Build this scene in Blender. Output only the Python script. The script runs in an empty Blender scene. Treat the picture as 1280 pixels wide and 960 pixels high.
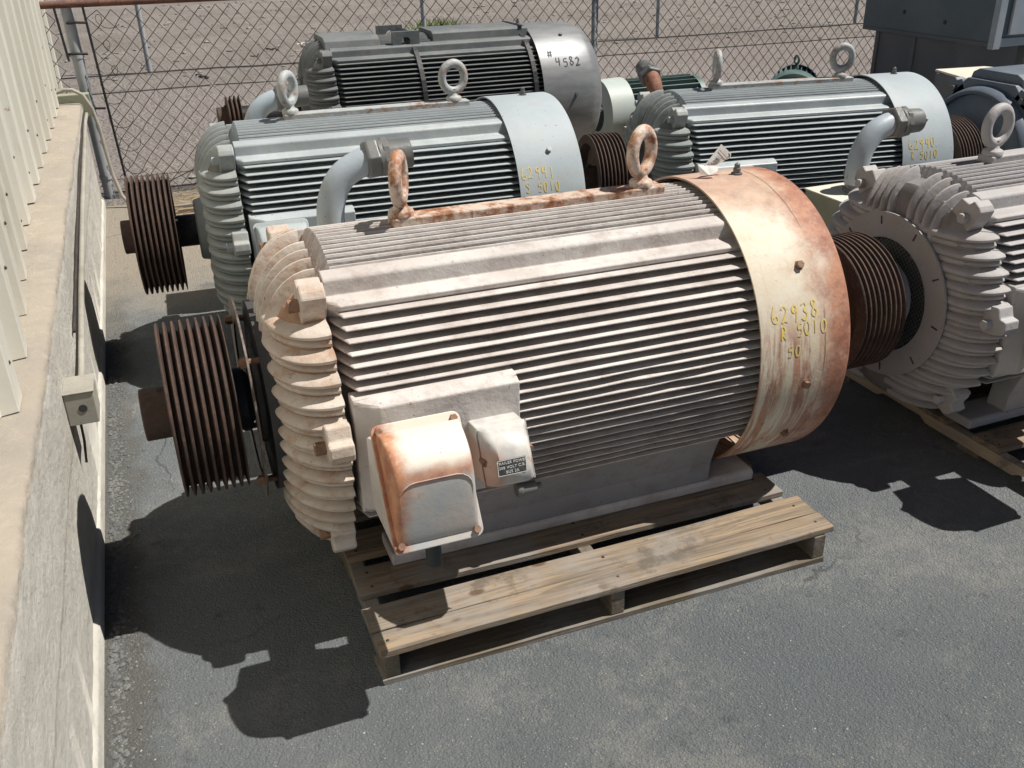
import bpy, math, random
from math import sin, cos, pi, radians, sqrt, atan2
from mathutils import Vector, Matrix, noise
random.seed(7)
scene = bpy.context.scene
COL = scene.collection

# ------------------------------------------------------------------ camera
CAM_P, CAM_Y, CAM_R = radians(26.55), radians(20.52), radians(-1.19)
cd = bpy.data.cameras.new('camera'); cam = bpy.data.objects.new('camera', cd); COL.objects.link(cam)
fh = Vector((sin(CAM_Y), cos(CAM_Y), 0)); rt = Vector((cos(CAM_Y), -sin(CAM_Y), 0))
fw = fh * cos(CAM_P) + Vector((0, 0, -sin(CAM_P))); upv = rt.cross(fw)
r2 = rt * cos(CAM_R) + upv * sin(CAM_R); u2 = -rt * sin(CAM_R) + upv * cos(CAM_R)
M = Matrix((r2, u2, -fw)).transposed().to_4x4(); M.translation = Vector((0, 0, 1.75))
cam.matrix_world = M
cd.sensor_width = 36; cd.lens = 1181 / 1280 * 36; cd.clip_start = .05; cd.clip_end = 600
scene.camera = cam

# ------------------------------------------------------------------ light
SUNV = Vector((.57, -.14, 1)).normalized()
SUN_EL = math.asin(SUNV.z); SUN_ROT = atan2(SUNV.x, SUNV.y)
w = bpy.data.worlds.new('World'); scene.world = w; w.use_nodes = True
nt = w.node_tree; bg = nt.nodes['Background']; sk = nt.nodes.new('ShaderNodeTexSky')
sk.sky_type = 'NISHITA'; sk.sun_disc = False; sk.sun_elevation = SUN_EL; sk.sun_rotation = SUN_ROT
sk.altitude = 2000; sk.air_density = .38; sk.dust_density = .1
nt.links.new(sk.outputs[0], bg.inputs[0]); bg.inputs[1].default_value = .05
sd = bpy.data.lights.new('sun', 'SUN'); sd.energy = 5.0; sd.angle = radians(.5); sd.color = (1, .955, .89)
so = bpy.data.objects.new('sun', sd); COL.objects.link(so)
so.rotation_euler = (-SUNV).to_track_quat('-Z', 'Y').to_euler(); so.location = (3, -3, 6)
scene.view_settings.view_transform = 'Standard'; scene.view_settings.look = 'None'
scene.view_settings.exposure = 0.30; scene.view_settings.gamma = 1

# ------------------------------------------------------------------ materials
class NB:
    def __init__(s, name):
        s.m = bpy.data.materials.new(name); s.m.use_nodes = True
        s.t = s.m.node_tree; s.b = s.t.nodes['Principled BSDF']
        s.tc = s.t.nodes.new('ShaderNodeTexCoord')
    def n(s, ty, **k):
        o = s.t.nodes.new(ty)
        for a, v in k.items(): setattr(o, a, v)
        return o
    def l(s, a, b): s.t.links.new(a, b)
    def vec(s, scale=(1, 1, 1), rnd=False, world=False):
        mp = s.n('ShaderNodeMapping'); mp.inputs['Scale'].default_value = scale
        if world:
            g = s.n('ShaderNodeNewGeometry'); s.l(g.outputs['Position'], mp.inputs[0])
        else: s.l(s.tc.outputs['Object'], mp.inputs[0])
        if rnd:
            oi = s.n('ShaderNodeObjectInfo'); mu = s.n('ShaderNodeMath', operation='MULTIPLY'); mu.inputs[1].default_value = 37
            s.l(oi.outputs['Random'], mu.inputs[0]); cb = s.n('ShaderNodeCombineXYZ')
            for i in range(3): s.l(mu.outputs[0], cb.inputs[i])
            s.l(cb.outputs[0], mp.inputs['Location'])
        return mp.outputs[0]
    def noise(s, sc, det=4, rough=.6, v=None, dist=0):
        o = s.n('ShaderNodeTexNoise'); o.inputs['Scale'].default_value = sc; o.inputs['Detail'].default_value = det
        o.inputs['Roughness'].default_value = rough; o.inputs['Distortion'].default_value = dist
        s.l(v if v is not None else s.tc.outputs['Object'], o.inputs['Vector']); return o.outputs['Fac']
    def ramp(s, f, a, b, c0=0., c1=1.):
        o = s.n('ShaderNodeMapRange'); o.interpolation_type = 'SMOOTHSTEP'; s.l(f, o.inputs[0])
        for i, q in enumerate((a, b, c0, c1)): o.inputs[i + 1].default_value = q
        return o.outputs[0]
    def mix(s, f, a, b):
        o = s.n('ShaderNodeMix', data_type='RGBA')
        for i, q in ((0, f), (6, a), (7, b)):
            if isinstance(q, (int, float)): o.inputs[i].default_value = q
            elif isinstance(q, tuple): o.inputs[i].default_value = (*q, 1) if len(q) == 3 else q
            else: s.l(q, o.inputs[i])
        return o.outputs[2]
    def math(s, op, a, b=0., clamp=False):
        o = s.n('ShaderNodeMath', operation=op, use_clamp=clamp)
        for i, q in ((0, a), (1, b)):
            if isinstance(q, (int, float)): o.inputs[i].default_value = q
            else: s.l(q, o.inputs[i])
        return o.outputs[0]
    def xyz(s):
        o = s.n('ShaderNodeSeparateXYZ'); s.l(s.tc.outputs['Object'], o.inputs[0]); return o.outputs
    def bump(s, h, st=.3, d=.01):
        o = s.n('ShaderNodeBump'); o.inputs['Strength'].default_value = st; o.inputs['Distance'].default_value = d
        s.l(h, o.inputs['Height']); s.l(o.outputs[0], s.b.inputs['Normal'])
    def done(s, col, rough=.7, metal=0., spec=.4):
        if isinstance(col, tuple): s.b.inputs['Base Color'].default_value = (*col, 1)
        else: s.l(col, s.b.inputs['Base Color'])
        if isinstance(rough, float): s.b.inputs['Roughness'].default_value = rough
        else: s.l(rough, s.b.inputs['Roughness'])
        s.b.inputs['Metallic'].default_value = metal; s.b.inputs['Specular IOR Level'].default_value = spec
        return s.m

RUST = (.20, .075, .035); RUST2 = (.40, .19, .10)
def painted(name, base, alt, dust, rust=.5, rough=.55, bump=.25, rs=9, spec=.4, dustamt=.5):
    """weathered paint over cast iron: two tones of paint, dust, patches of rust and small chips"""
    n = NB(name); v = n.vec(rnd=True)
    c = n.mix(n.ramp(n.noise(3.2, 4, .6, v), .35, .68), base, alt)
    c = n.mix(n.ramp(n.noise(14, 5, .7, v), .45, .75, 0, dustamt), c, dust)
    vz = n.vec((5, 5, 1.2), rnd=True)
    r1 = n.ramp(n.noise(rs, 6, .72, v), .70 - .22 * rust, .86 - .22 * rust)
    r2_ = n.ramp(n.noise(7, 5, .7, vz), .74 - .2 * rust, .95 - .2 * rust)
    rr = n.math('MAXIMUM', r1, r2_)
    rc = n.mix(n.ramp(n.noise(30, 3, .6, v), .35, .65), RUST2, RUST)
    c = n.mix(n.math('MULTIPLY', rr, min(1, .35 + rust)), c, rc)
    sp = n.ramp(n.noise(90, 2, .5, v), .70, .76)
    c = n.mix(n.math('MULTIPLY', sp, .6), c, (.09, .06, .05))
    n.bump(n.math('ADD', n.noise(60, 4, .7, v), n.math('MULTIPLY', n.noise(11, 3, .6, v), 1.5)), bump, .006)
    return n.done(c, rough, 0, spec)

MT = {}
MT['pink'] = painted('weathered_pink_cream_paint', (.485, .44, .41), (.61, .58, .55), (.34, .28, .25), .34, .62, .35, dustamt=.7)
MT['pinkbell'] = painted('rust_stained_cream_paint', (.50, .42, .355), (.62, .565, .50), (.40, .24, .15), .58, .62, .4, rs=11, dustamt=.9)
MT['blue'] = painted('pale_blue_grey_paint', (.34, .38, .395), (.43, .47, .48), (.34, .34, .32), .16, .42, .15)
MT['bluebell'] = painted('stained_blue_grey_paint', (.25, .285, .285), (.35, .37, .365), (.29, .235, .17), .42, .5, .3)
MT['bluecov'] = painted('pale_blue_cover_paint', (.34, .39, .415), (.40, .45, .47), (.37, .37, .35), .12, .58, .10, spec=.35)
MT['grey5'] = painted('dull_grey_paint', (.36, .345, .34), (.43, .42, .42), (.38, .32, .28), .18, .6, .3)
MT['dark3'] = painted('dusty_charcoal_paint', (.125, .14, .145), (.18, .19, .19), (.22, .21, .195), .05, .6, .2, dustamt=.7)
MT['navy'] = painted('dark_blue_grey_paint', (.11, .135, .175), (.15, .18, .215), (.2, .21, .2), .08, .45, .15)
MT['teal'] = painted('green_teal_paint', (.075, .125, .115), (.11, .165, .15), (.2, .25, .22), .05, .5, .15)
MT['mint'] = painted('pale_mint_paint', (.44, .50, .465), (.50, .55, .51), (.5, .5, .45), .05, .5, .1)
MT['greenbox'] = painted('faded_olive_green_paint', (.24, .27, .19), (.32, .32, .24), (.36, .31, .2), .25, .6, .2)
MT['cream'] = painted('cream_sheet_paint', (.66, .63, .52), (.70, .67, .58), (.55, .48, .36), .15, .55, .1)
MT['cabinet'] = painted('blue_grey_cabinet_paint', (.115, .155, .175), (.145, .185, .205), (.14, .15, .15), .08, .5, .1)
MT['skirt'] = painted('dark_steel_skirt_paint', (.13, .145, .165), (.16, .17, .19), (.2, .16, .13), .3, .6, .15)
MT['conduit'] = painted('painted_grey_pipe', (.36, .42, .47), (.44, .49, .53), (.4, .38, .36), .22, .45, .15)
MT['galv'] = painted('galvanised_steel', (.33, .36, .38), (.42, .44, .45), (.36, .34, .32), .1, .5, .15)
MT['darkmetal'] = painted('oily_dark_iron', (.035, .038, .042), (.06, .06, .062), (.09, .08, .07), .2, .55, .3)
MT['nut'] = painted('tarnished_coupling_metal', (.11, .118, .12), (.185, .185, .175), (.17, .13, .10), .3, .4, .2)

MT['blueframe'] = painted('grimy_shaded_blue_grey_frame', (.10, .12, .115), (.15, .17, .165), (.10, .075, .05), .4, .7, .3, dustamt=.9)  # grime, plus the black shade between the blue fins put into the colour
MT['pinkframe'] = painted('grimy_shaded_cream_frame', (.20, .172, .158), (.26, .225, .205), (.15, .115, .10), .3, .7, .3, dustamt=.8)  # darker than the fins: shade of the gaps painted in along with grime
MT['greyframe'] = painted('grimy_shaded_grey_frame', (.20, .19, .185), (.25, .24, .235), (.16, .13, .11), .3, .7, .3, dustamt=.8)  # grimy tone with the shade between fins and ribs painted in
MT['dullpipe'] = painted('dull_tan_grey_pipe', (.33, .315, .27), (.40, .38, .33), (.2, .17, .13), .15, .55, .15)
MT['webgrey'] = painted('shade_darkened_grey_paint', (.24, .245, .262), (.29, .29, .30), (.15, .12, .105), .2, .5, .15)  # foot web: its shade is painted in as a darker grey
MT['eye2'] = painted('rust_stained_blue_paint', (.36, .39, .39), (.43, .46, .46), (.34, .22, .13), .85, .55, .35, rs=12, dustamt=.8)
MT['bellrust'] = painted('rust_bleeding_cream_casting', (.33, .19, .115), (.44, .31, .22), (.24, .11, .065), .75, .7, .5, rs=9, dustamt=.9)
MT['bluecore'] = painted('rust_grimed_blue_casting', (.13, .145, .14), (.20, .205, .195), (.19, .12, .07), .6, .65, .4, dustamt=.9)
def rusty(name, a, b, c, rough=.75):
    n = NB(name); v = n.vec(rnd=True)
    col = n.mix(n.ramp(n.noise(9, 6, .7, v), .35, .65), a, b)
    col = n.mix(n.ramp(n.noise(45, 4, .7, v), .5, .7), col, c)
    n.bump(n.noise(70, 5, .75, v), .5, .006)
    return n.done(col, rough, 0, .35)
MT['rust'] = rusty('rusted_iron', (.052, .036, .030), (.085, .055, .043), (.115, .065, .042))
MT['rustpipe'] = rusty('red_rusted_pipe', (.22, .10, .07), (.30, .15, .10), (.14, .06, .035))
MT['rustbolt'] = rusty('rusted_bolt', (.20, .11, .075), (.30, .18, .12), (.12, .05, .03))
MT['rustrail'] = rusty('brown_rusted_rail', (.12, .06, .045), (.18, .09, .06), (.08, .04, .03))
MT['eye1'] = painted('rust_streaked_eye_bolt_paint', (.54, .42, .34), (.60, .51, .43), (.44, .21, .10), 1.15, .6, .5, rs=14, dustamt=.8)
MT['blackwire'] = rusty('dark_weathered_wire', (.035, .032, .03), (.055, .048, .043), (.08, .058, .045), .6)
MT['black'] = rusty('black_steel_band', (.018, .018, .02), (.03, .03, .032), (.05, .045, .04), .45)
n = NB('machined_grey_pulley'); v = n.vec()
MT['pulleytip'] = n.done(n.mix(n.ramp(n.noise(20, 5, .7, v), .4, .65), (.10, .075, .06), (.20, .17, .15)), .5, .3)

# rust-stained fan shroud of the front motor (its rust follows the rear edge, the top and runs in streaks)
n = NB('rust_stained_cream_shroud'); x, y, z = n.xyz()
base = n.mix(n.ramp(n.noise(5, 5, .65), .35, .65), (.66, .60, .49), (.60, .52, .39))
base = n.mix(n.ramp(n.noise(26, 5, .75), .52, .74, 0, .45), base, (.55, .36, .19))
streak = n.noise(1, 6, .72, n.vec((22, 3.2, 2.2)), 1.2)
blot = n.noise(6.5, 6, .7)
edge = n.ramp(n.math('ADD', x, n.math('MULTIPLY', n.math('SUBTRACT', blot, .5), .28)), 1.565, 1.715)
low = n.ramp(n.math('ADD', z, n.math('MULTIPLY', n.math('SUBTRACT', blot, .5), .3)), .64, .46)
top = n.math('MULTIPLY', n.ramp(n.math('ADD', z, n.math('MULTIPLY', n.math('SUBTRACT', blot, .5), .22)), .78, .90), .62)
lowm = n.math('MULTIPLY', low, n.ramp(streak, .41, .56))
rr = n.math('MAXIMUM', n.math('MAXIMUM', n.math('MULTIPLY', edge, .95), top), n.math('MULTIPLY', lowm, .85))
rr = n.math('MAXIMUM', rr, n.math('MULTIPLY', n.ramp(streak, .56, .74), .55))
rr = n.math('MULTIPLY', rr, n.ramp(n.noise(42, 6, .85), .30, .48, .66, 1))
rc = n.mix(n.ramp(n.noise(17, 5, .7), .35, .68), (.42, .19, .11), (.23, .075, .045))
col = n.mix(rr, base, rc)
col = n.mix(n.math('MULTIPLY', n.ramp(n.noise(110, 3, .6), .68, .75), .5), col, (.12, .05, .03))
seam = n.math('MULTIPLY', n.math('MULTIPLY', n.ramp(n.math('ABSOLUTE', n.math('SUBTRACT', n.math('ADD', x, n.math('MULTIPLY', n.noise(12, 4, .7), .008)), 1.656)), .004, .0008), n.ramp(n.noise(5, 3, .6), .42, .58)), .75)
col = n.mix(seam, col, (.16, .08, .05))
n.bump(n.noise(70, 4, .7), .25, .004); MT['shroud'] = n.done(col, .62)

# terminal box cover: white-cream crown, orange rust on the shoulders, grey-blue bare patches low on the face
n = NB('rust_shouldered_box_paint'); x, y, z = n.xyz()
b0 = n.mix(n.ramp(n.noise(7, 4, .6), .4, .62), (.47, .43, .39), (.385, .395, .395))
b0 = n.mix(n.ramp(n.math('ADD', z, n.math('MULTIPLY', n.noise(9, 3), .08)), .575, .62), b0, (.70, .64, .55))
blot = n.noise(9, 6, .72)
lx = n.ramp(n.math('ADD', x, n.math('MULTIPLY', n.math('SUBTRACT', blot, .5), .09)), .392, .352)
bd = n.math('ABSOLUTE', n.math('SUBTRACT', z, .553))
band = n.ramp(n.math('ADD', bd, n.math('MULTIPLY', blot, .05)), .052, .022, 0, .8)
rr = n.math('MAXIMUM', n.math('MULTIPLY', lx, .95), band)
rr = n.math('MAXIMUM', rr, n.math('MULTIPLY', n.ramp(n.noise(16, 5, .7), .60, .74), .6))
rr = n.math('MULTIPLY', rr, n.ramp(n.noise(45, 4, .8), .25, .5, .5, 1))
col = n.mix(rr, b0, n.mix(n.ramp(n.noise(20, 4), .35, .65), (.52, .24, .12), (.34, .12, .06)))
col = n.mix(n.math('MULTIPLY', n.ramp(n.noise(120, 2), .70, .76), .6), col, (.08, .05, .04))
n.bump(n.noise(50, 4, .7), .2, .004); MT['boxcover'] = n.done(col, .55)

# bare galvanised cover of the dark motor
n = NB('dull_silver_sheet'); v = n.vec((1, 3, 3))
MT['silver'] = n.done(n.mix(n.ramp(n.noise(6, 5, .6, v), .3, .7), (.19, .198, .205), (.26, .265, .268)), .45, .25, .5)

n = NB('sun_faded_yellow_marker'); MT['yellow'] = n.done(n.mix(n.ramp(n.noise(55, 3, .7), .35, .62), (.74, .56, .10), (.62, .50, .26)), .6)
n = NB('black_marker'); MT['ink'] = n.done((.035, .035, .04), .6)
n = NB('engraved_plate_black'); MT['plate'] = n.done(n.mix(n.ramp(n.noise(60, 3), .4, .7), (.045, .05, .052), (.12, .12, .115)), .5)
n = NB('plate_white_letters'); MT['white'] = n.done((.72, .71, .68), .6)
n = NB('paper_tag'); MT['paper'] = n.done(n.mix(n.ramp(n.noise(25, 3), .4, .7), (.78, .76, .72), (.66, .62, .56)), .8)
n = NB('faded_print'); MT['print'] = n.done((.22, .22, .24), .8)

def wood(name, ax, a, b, dark):
    n = NB(name); sc = [26, 26, 26]; sc[ax] = 1.3; v = n.vec(tuple(sc), rnd=True)
    g = n.noise(1.6, 6, .72, v, .8); col = n.mix(n.ramp(g, .34, .66), a, b)
    sc2 = [120, 120, 120]; sc2[ax] = 3; f = n.noise(1.2, 3, .7, n.vec(tuple(sc2), rnd=True))
    col = n.mix(n.ramp(f, .5, .75, 0, .6), col, dark)
    col = n.mix(n.ramp(n.noise(3.5, 4, .6, n.vec(rnd=True)), .42, .66, 0, .75), col, (.27, .255, .235))
    col = n.mix(n.ramp(n.noise(5.5, 6, .75, n.vec(rnd=True)), .54, .66, 0, .65), col, (.10, .085, .07))
    vo = n.n('ShaderNodeTexVoronoi'); s3 = [7, 7, 7]; s3[ax] = 3.4; n.l(n.vec(tuple(s3), rnd=True), vo.inputs['Vector']); vo.inputs['Scale'].default_value = 1
    col = n.mix(n.ramp(vo.outputs['Distance'], .10, .05, 0, .8), col, (.10, .055, .03))
    n.bump(n.math('ADD', g, n.math('MULTIPLY', f, .8)), .55, .006); return n.done(col, .85, 0, .2)
WA, WB, WD = (.34, .255, .17), (.165, .135, .105), (.06, .048, .038)
MT['woodx'] = wood('weathered_board_wood', 0, WA, WB, WD); MT['woody'] = wood('weathered_stringer_wood', 1, (.20, .165, .12), (.13, .11, .08), WD)
MT['woodskid'] = wood('pale_skid_timber', 1, (.50, .40, .27), (.38, .30, .20), (.16, .12, .08))
MT['woodlow'] = wood('dark_bottom_board_wood', 0, (.21, .175, .13), (.12, .10, .077), WD)  # darker wood tone than the deck boards

# --- ground materials (world position)
n = NB('worn_asphalt'); P = n.vec(world=True)
big = n.noise(.9, 6, .62, P, .6); dustm = n.noise(1.7, 9, .74, n.vec((1, 1.5, 1), world=True), .25)
col = n.mix(n.ramp(big, .35, .65), (.150, .167, .176), (.20, .213, .218))
fineg = n.noise(26, 7, .85, P, .6)
dm = n.math('ADD', dustm, n.math('MULTIPLY', n.math('SUBTRACT', fineg, .5), .55))
col = n.mix(n.ramp(dm, .47, .66, 0, .5), col, (.31, .305, .28))
col = n.mix(n.ramp(fineg, .38, .26, 0, .4), col, (.08, .087, .094))
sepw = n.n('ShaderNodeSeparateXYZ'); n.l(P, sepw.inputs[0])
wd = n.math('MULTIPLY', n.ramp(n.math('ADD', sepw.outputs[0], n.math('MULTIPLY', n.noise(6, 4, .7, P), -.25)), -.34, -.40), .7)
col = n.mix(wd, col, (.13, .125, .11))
far = n.ramp(n.math('ADD', sepw.outputs[1], n.math('MULTIPLY', n.noise(2.2, 5, .7, P), 1.8)), 5.3, 6.3)
col = n.mix(far, col, (.33, .29, .235))
vo = n.n('ShaderNodeTexVoronoi'); vo.inputs['Scale'].default_value = 150; n.l(P, vo.inputs['Vector'])
sp = n.ramp(vo.outputs['Distance'], .30, .12)
wn = n.noise(95, 2, .5, P)
col = n.mix(n.math('MULTIPLY', n.math('MULTIPLY', sp, n.ramp(wn, .50, .62)), .9), col, (.46, .44, .40))
col = n.mix(n.math('MULTIPLY', n.math('MULTIPLY', sp, n.ramp(wn, .46, .34)), .65), col, (.035, .037, .042))
cr = n.n('ShaderNodeTexVoronoi'); cr.feature = 'DISTANCE_TO_EDGE'; cr.inputs['Scale'].default_value = .75
wp = n.n('ShaderNodeVectorMath', operation='ADD'); n.l(P, wp.inputs[0]); nz_ = n.n('ShaderNodeTexNoise'); nz_.inputs['Scale'].default_value = 3.5; nz_.inputs['Detail'].default_value = 6; n.l(P, nz_.inputs['Vector'])
vs_ = n.n('ShaderNodeVectorMath', operation='SCALE'); vs_.inputs['Scale'].default_value = .5; n.l(nz_.outputs['Color'], vs_.inputs[0]); n.l(vs_.outputs[0], wp.inputs[1]); n.l(wp.outputs[0], cr.inputs['Vector'])
crk = n.math('MULTIPLY', n.ramp(cr.outputs['Distance'], .006, .0015), n.ramp(n.noise(1.1, 3, .6, P), .48, .6))
col = n.mix(n.math('MULTIPLY', crk, .75), col, (.04, .042, .045))
oil = n.ramp(n.noise(1.3, 5, .62, n.vec((1, 1.2, 1), world=True)), .60, .70, 0, .5)
col = n.mix(oil, col, (.10, .11, .118))
st = n.noise(7, 6, .8, P)
col = n.mix(n.ramp(st, .58, .70, 0, .5), col, (.06, .064, .07))
vo2 = n.n('ShaderNodeTexVoronoi'); vo2.inputs['Scale'].default_value = 60; n.l(P, vo2.inputs['Vector'])
h = n.math('ADD', n.math('MULTIPLY', vo.outputs['Distance'], -.6), n.math('ADD', n.noise(70, 7, .9, P), n.math('MULTIPLY', vo2.outputs['Distance'], -.35)))
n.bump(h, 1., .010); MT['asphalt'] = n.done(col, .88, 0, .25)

def dirt(name, a, b, c, sc=1.):
    n = NB(name); P = n.vec(world=True)
    col = n.mix(n.ramp(n.noise(.5 * sc, 6, .65, P), .35, .65), a, b)
    col = n.mix(n.ramp(n.noise(7 * sc, 6, .75, P), .5, .72, 0, .7), col, c)
    vo = n.n('ShaderNodeTexVoronoi'); vo.inputs['Scale'].default_value = 28; n.l(P, vo.inputs['Vector'])
    wn = n.noise(17, 2, .5, P)
    sp = n.math('MULTIPLY', n.ramp(vo.outputs['Distance'], .32, .12), n.ramp(wn, .56, .66))
    col = n.mix(n.math('MULTIPLY', sp, .6), col, (.13, .10, .085))
    n.bump(n.math('ADD', n.math('MULTIPLY', n.noise(3, 8, .8, P), 2), n.math('MULTIPLY', vo.outputs['Distance'], -.5)), 1., .09)
    return n.done(col, .95, 0, .15)
MT['dirt'] = dirt('stony_pinkish_dirt', (.36, .32, .29), (.45, .405, .37), (.21, .175, .15))
MT['road'] = dirt('smooth_pinkish_dirt_road', (.42, .37, .34), (.48, .43, .40), (.34, .29, .265), .6)
MT['stone'] = rusty('loose_stone', (.30, .28, .255), (.21, .195, .18), (.42, .40, .375), .9)

MT['crumb'] = rusty('asphalt_crumb', (.11, .115, .115), (.17, .17, .165), (.07, .07, .072), .95)
n = NB('weathered_plastered_concrete'); P = n.vec(world=True); x, y, z = n.xyz()
col = n.mix(n.ramp(n.noise(1.8, 6, .65, P), .35, .65), (.40, .35, .285), (.33, .30, .255))
col = n.mix(n.ramp(n.noise(11, 6, .75, P), .48, .7, 0, .6), col, (.46, .40, .33))
stn = n.noise(1, 6, .7, n.vec((3, 2.2, 9), world=True), 1.5)
col = n.mix(n.ramp(stn, .56, .72, 0, .4), col, (.22, .195, .165))
fc = n.math('MULTIPLY', n.ramp(n.math('ADD', z, n.math('MULTIPLY', n.noise(14, 5, .7, P), .03)), .695, .675), n.ramp(n.noise(3, 5, .7, P), .25, .45, .55, 1))
col = n.mix(fc, col, n.mix(n.ramp(n.noise(4, 6, .7, n.vec((1, 1, 3), world=True)), .35, .65), (.60, .58, .52), (.52, .495, .44)))
jo = n.math('ABSOLUTE', n.math('SUBTRACT', n.math('ADD', z, n.math('MULTIPLY', n.noise(5, 4, .6, P), .02)), .395))
col = n.mix(n.ramp(jo, .012, .003, 0, .35), col, (.17, .145, .12))
n.bump(n.math('ADD', n.noise(30, 7, .8, P), n.math('MULTIPLY', n.noise(5, 4, .7, P), 2)), .6, .02); MT['concrete'] = n.done(col, .92, 0, .15)
n = NB('chalky_cream_siding'); P = n.vec(world=True)
col = n.mix(n.ramp(n.noise(1.5, 5, .6, n.vec((1, 1, .3), world=True)), .35, .65), (.60, .575, .495), (.68, .66, .58))
col = n.mix(n.ramp(n.noise(1, 5, .75, n.vec((20, 20, 2.2), world=True)), .56, .74, 0, .5), col, (.42, .38, .30))
col = n.mix(n.ramp(n.noise(23, 3, .6, P), .70, .76, 0, .7), col, (.28, .14, .08))
n.bump(n.noise(30, 4, .7, P), .08, .01); MT['siding'] = n.done(col, .6)
n = NB('dry_straw'); MT['straw'] = n.done((.40, .32, .2), .9)
n = NB('green_weed'); MT['weed'] = n.done(n.mix(n.noise(8), (.10, .17, .03), (.2, .26, .07)), .8)

# ------------------------------------------------------------------ mesh helpers
class MB:
    def __init__(s, off=(0, 0, 0)): s.v = []; s.f = []; s.off = Vector(off)
    def add(s, vs, fs):
        k = len(s.v); s.v += [tuple(Vector(q) + s.off) for q in vs]; s.f += [tuple(i + k for i in q) for q in fs]; return s
    def box(s, x0, x1, y0, y1, z0, z1):
        return s.add([(a, b, c) for c in (z0, z1) for b in (y0, y1) for a in (x0, x1)],
                     [(0, 2, 3, 1), (4, 5, 7, 6), (0, 1, 5, 4), (2, 6, 7, 3), (0, 4, 6, 2), (1, 3, 7, 5)])
    def layers(s, L, closed=True, cap=True):
        """loops of equal length bridged one after another"""
        m = len(L[0]); vs = [p for l in L for p in l]; fs = []
        for i in range(len(L) - 1):
            for j in range(m if closed else m - 1):
                k = (j + 1) % m; fs.append((i * m + j, i * m + k, (i + 1) * m + k, (i + 1) * m + j))
        if cap: fs.append(tuple(range(m))[::-1]); fs.append(tuple((len(L) - 1) * m + j for j in range(m)))
        return s.add(vs, fs)
    def prism(s, poly, axis, a, b):
        def P(p, t): return {'x': (t, p[0], p[1]), 'y': (p[0], t, p[1]), 'z': (p[0], p[1], t)}[axis]
        return s.layers([[P(p, a) for p in poly], [P(p, b) for p in poly]])
    def lathe(s, prof, c=(0, 0), seg=64, cap=False, axis='x'):
        L = []
        for x, r in prof:
            L.append([(x, c[0] + r * sin(2 * pi * j / seg), c[1] + r * cos(2 * pi * j / seg)) for j in range(seg)])
        if axis == 'z': L = [[(p[1], p[2], p[0]) for p in l] for l in L]
        if axis == 'y': L = [[(p[1], p[0], p[2]) for p in l] for l in L]
        return s.layers(L, True, cap)
    def tube(s, pts, r, seg=8, cap=True):
        L = []; pts = [Vector(p) for p in pts]; prev = None
        for i, p in enumerate(pts):
            t = (pts[min(i + 1, len(pts) - 1)] - pts[max(i - 1, 0)]).normalized()
            if prev is None: a = t.orthogonal().normalized()
            else: a = (prev - t * prev.dot(t)); a = a.normalized() if a.length > 1e-6 else t.orthogonal().normalized()
            prev = a; b = t.cross(a); rr = r[i] if isinstance(r, (list, tuple)) else r
            L.append([p + a * rr * cos(2 * pi * j / seg) + b * rr * sin(2 * pi * j / seg) for j in range(seg)])
        return s.layers(L, True, cap)
    def torus(s, c, R, r, ang, seg=36, ms=12, sy=1.0):
        """ring standing upright, its plane turned by ang about z"""
        L = []
        for i in range(seg + 1):
            t = 2 * pi * i / seg; d = Vector((cos(ang) * cos(t), sin(ang) * cos(t), sin(t) * sy)); nn = Vector((-sin(ang), cos(ang), 0))
            o = Vector((cos(ang) * cos(t) * R, sin(ang) * cos(t) * R, sin(t) * R * sy)) + Vector(c)
            L.append([o + d * r * cos(2 * pi * j / ms) + nn * r * sin(2 * pi * j / ms) for j in range(ms)])
        return s.layers(L, True, False)
    def build(s, name, mat, parent=None, smooth=None, bevel=0, bseg=2, sub=0):
        me = bpy.data.meshes.new(name); me.from_pydata(s.v, [], s.f); me.update()
        import bmesh
        b = bmesh.new(); b.from_mesh(me); bmesh.ops.recalc_face_normals(b, faces=b.faces); b.to_mesh(me); b.free()
        me.materials.append(MT[mat] if isinstance(mat, str) else mat)
        o = bpy.data.objects.new(name, me); COL.objects.link(o)
        if parent: o.parent = parent
        if bevel:
            m = o.modifiers.new('bevel', 'BEVEL'); m.width = bevel; m.segments = bseg; m.limit_method = 'ANGLE'; m.angle_limit = radians(28)
        if smooth is not None:
            me.shade_smooth(); me.set_sharp_from_angle(angle=radians(smooth))
        return o
def empty(name, loc, rz=0):
    o = bpy.data.objects.new(name, None); COL.objects.link(o); o.location = loc; o.rotation_euler = (0, 0, rz)
    o.empty_display_size = .1; return o
def tag(o, label=None, cat=None, group=None, kind=None):
    for k, v in (('label', label), ('category', cat), ('group', group), ('kind', kind)):
        if v: o[k] = v
    return o
def rot(poly, a):
    return [(p[0] * cos(a) - p[1] * sin(a), p[0] * sin(a) + p[1] * cos(a)) for p in poly]
def hexa(r): return [(r * cos(i * pi / 3), r * sin(i * pi / 3)) for i in range(6)]

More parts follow.
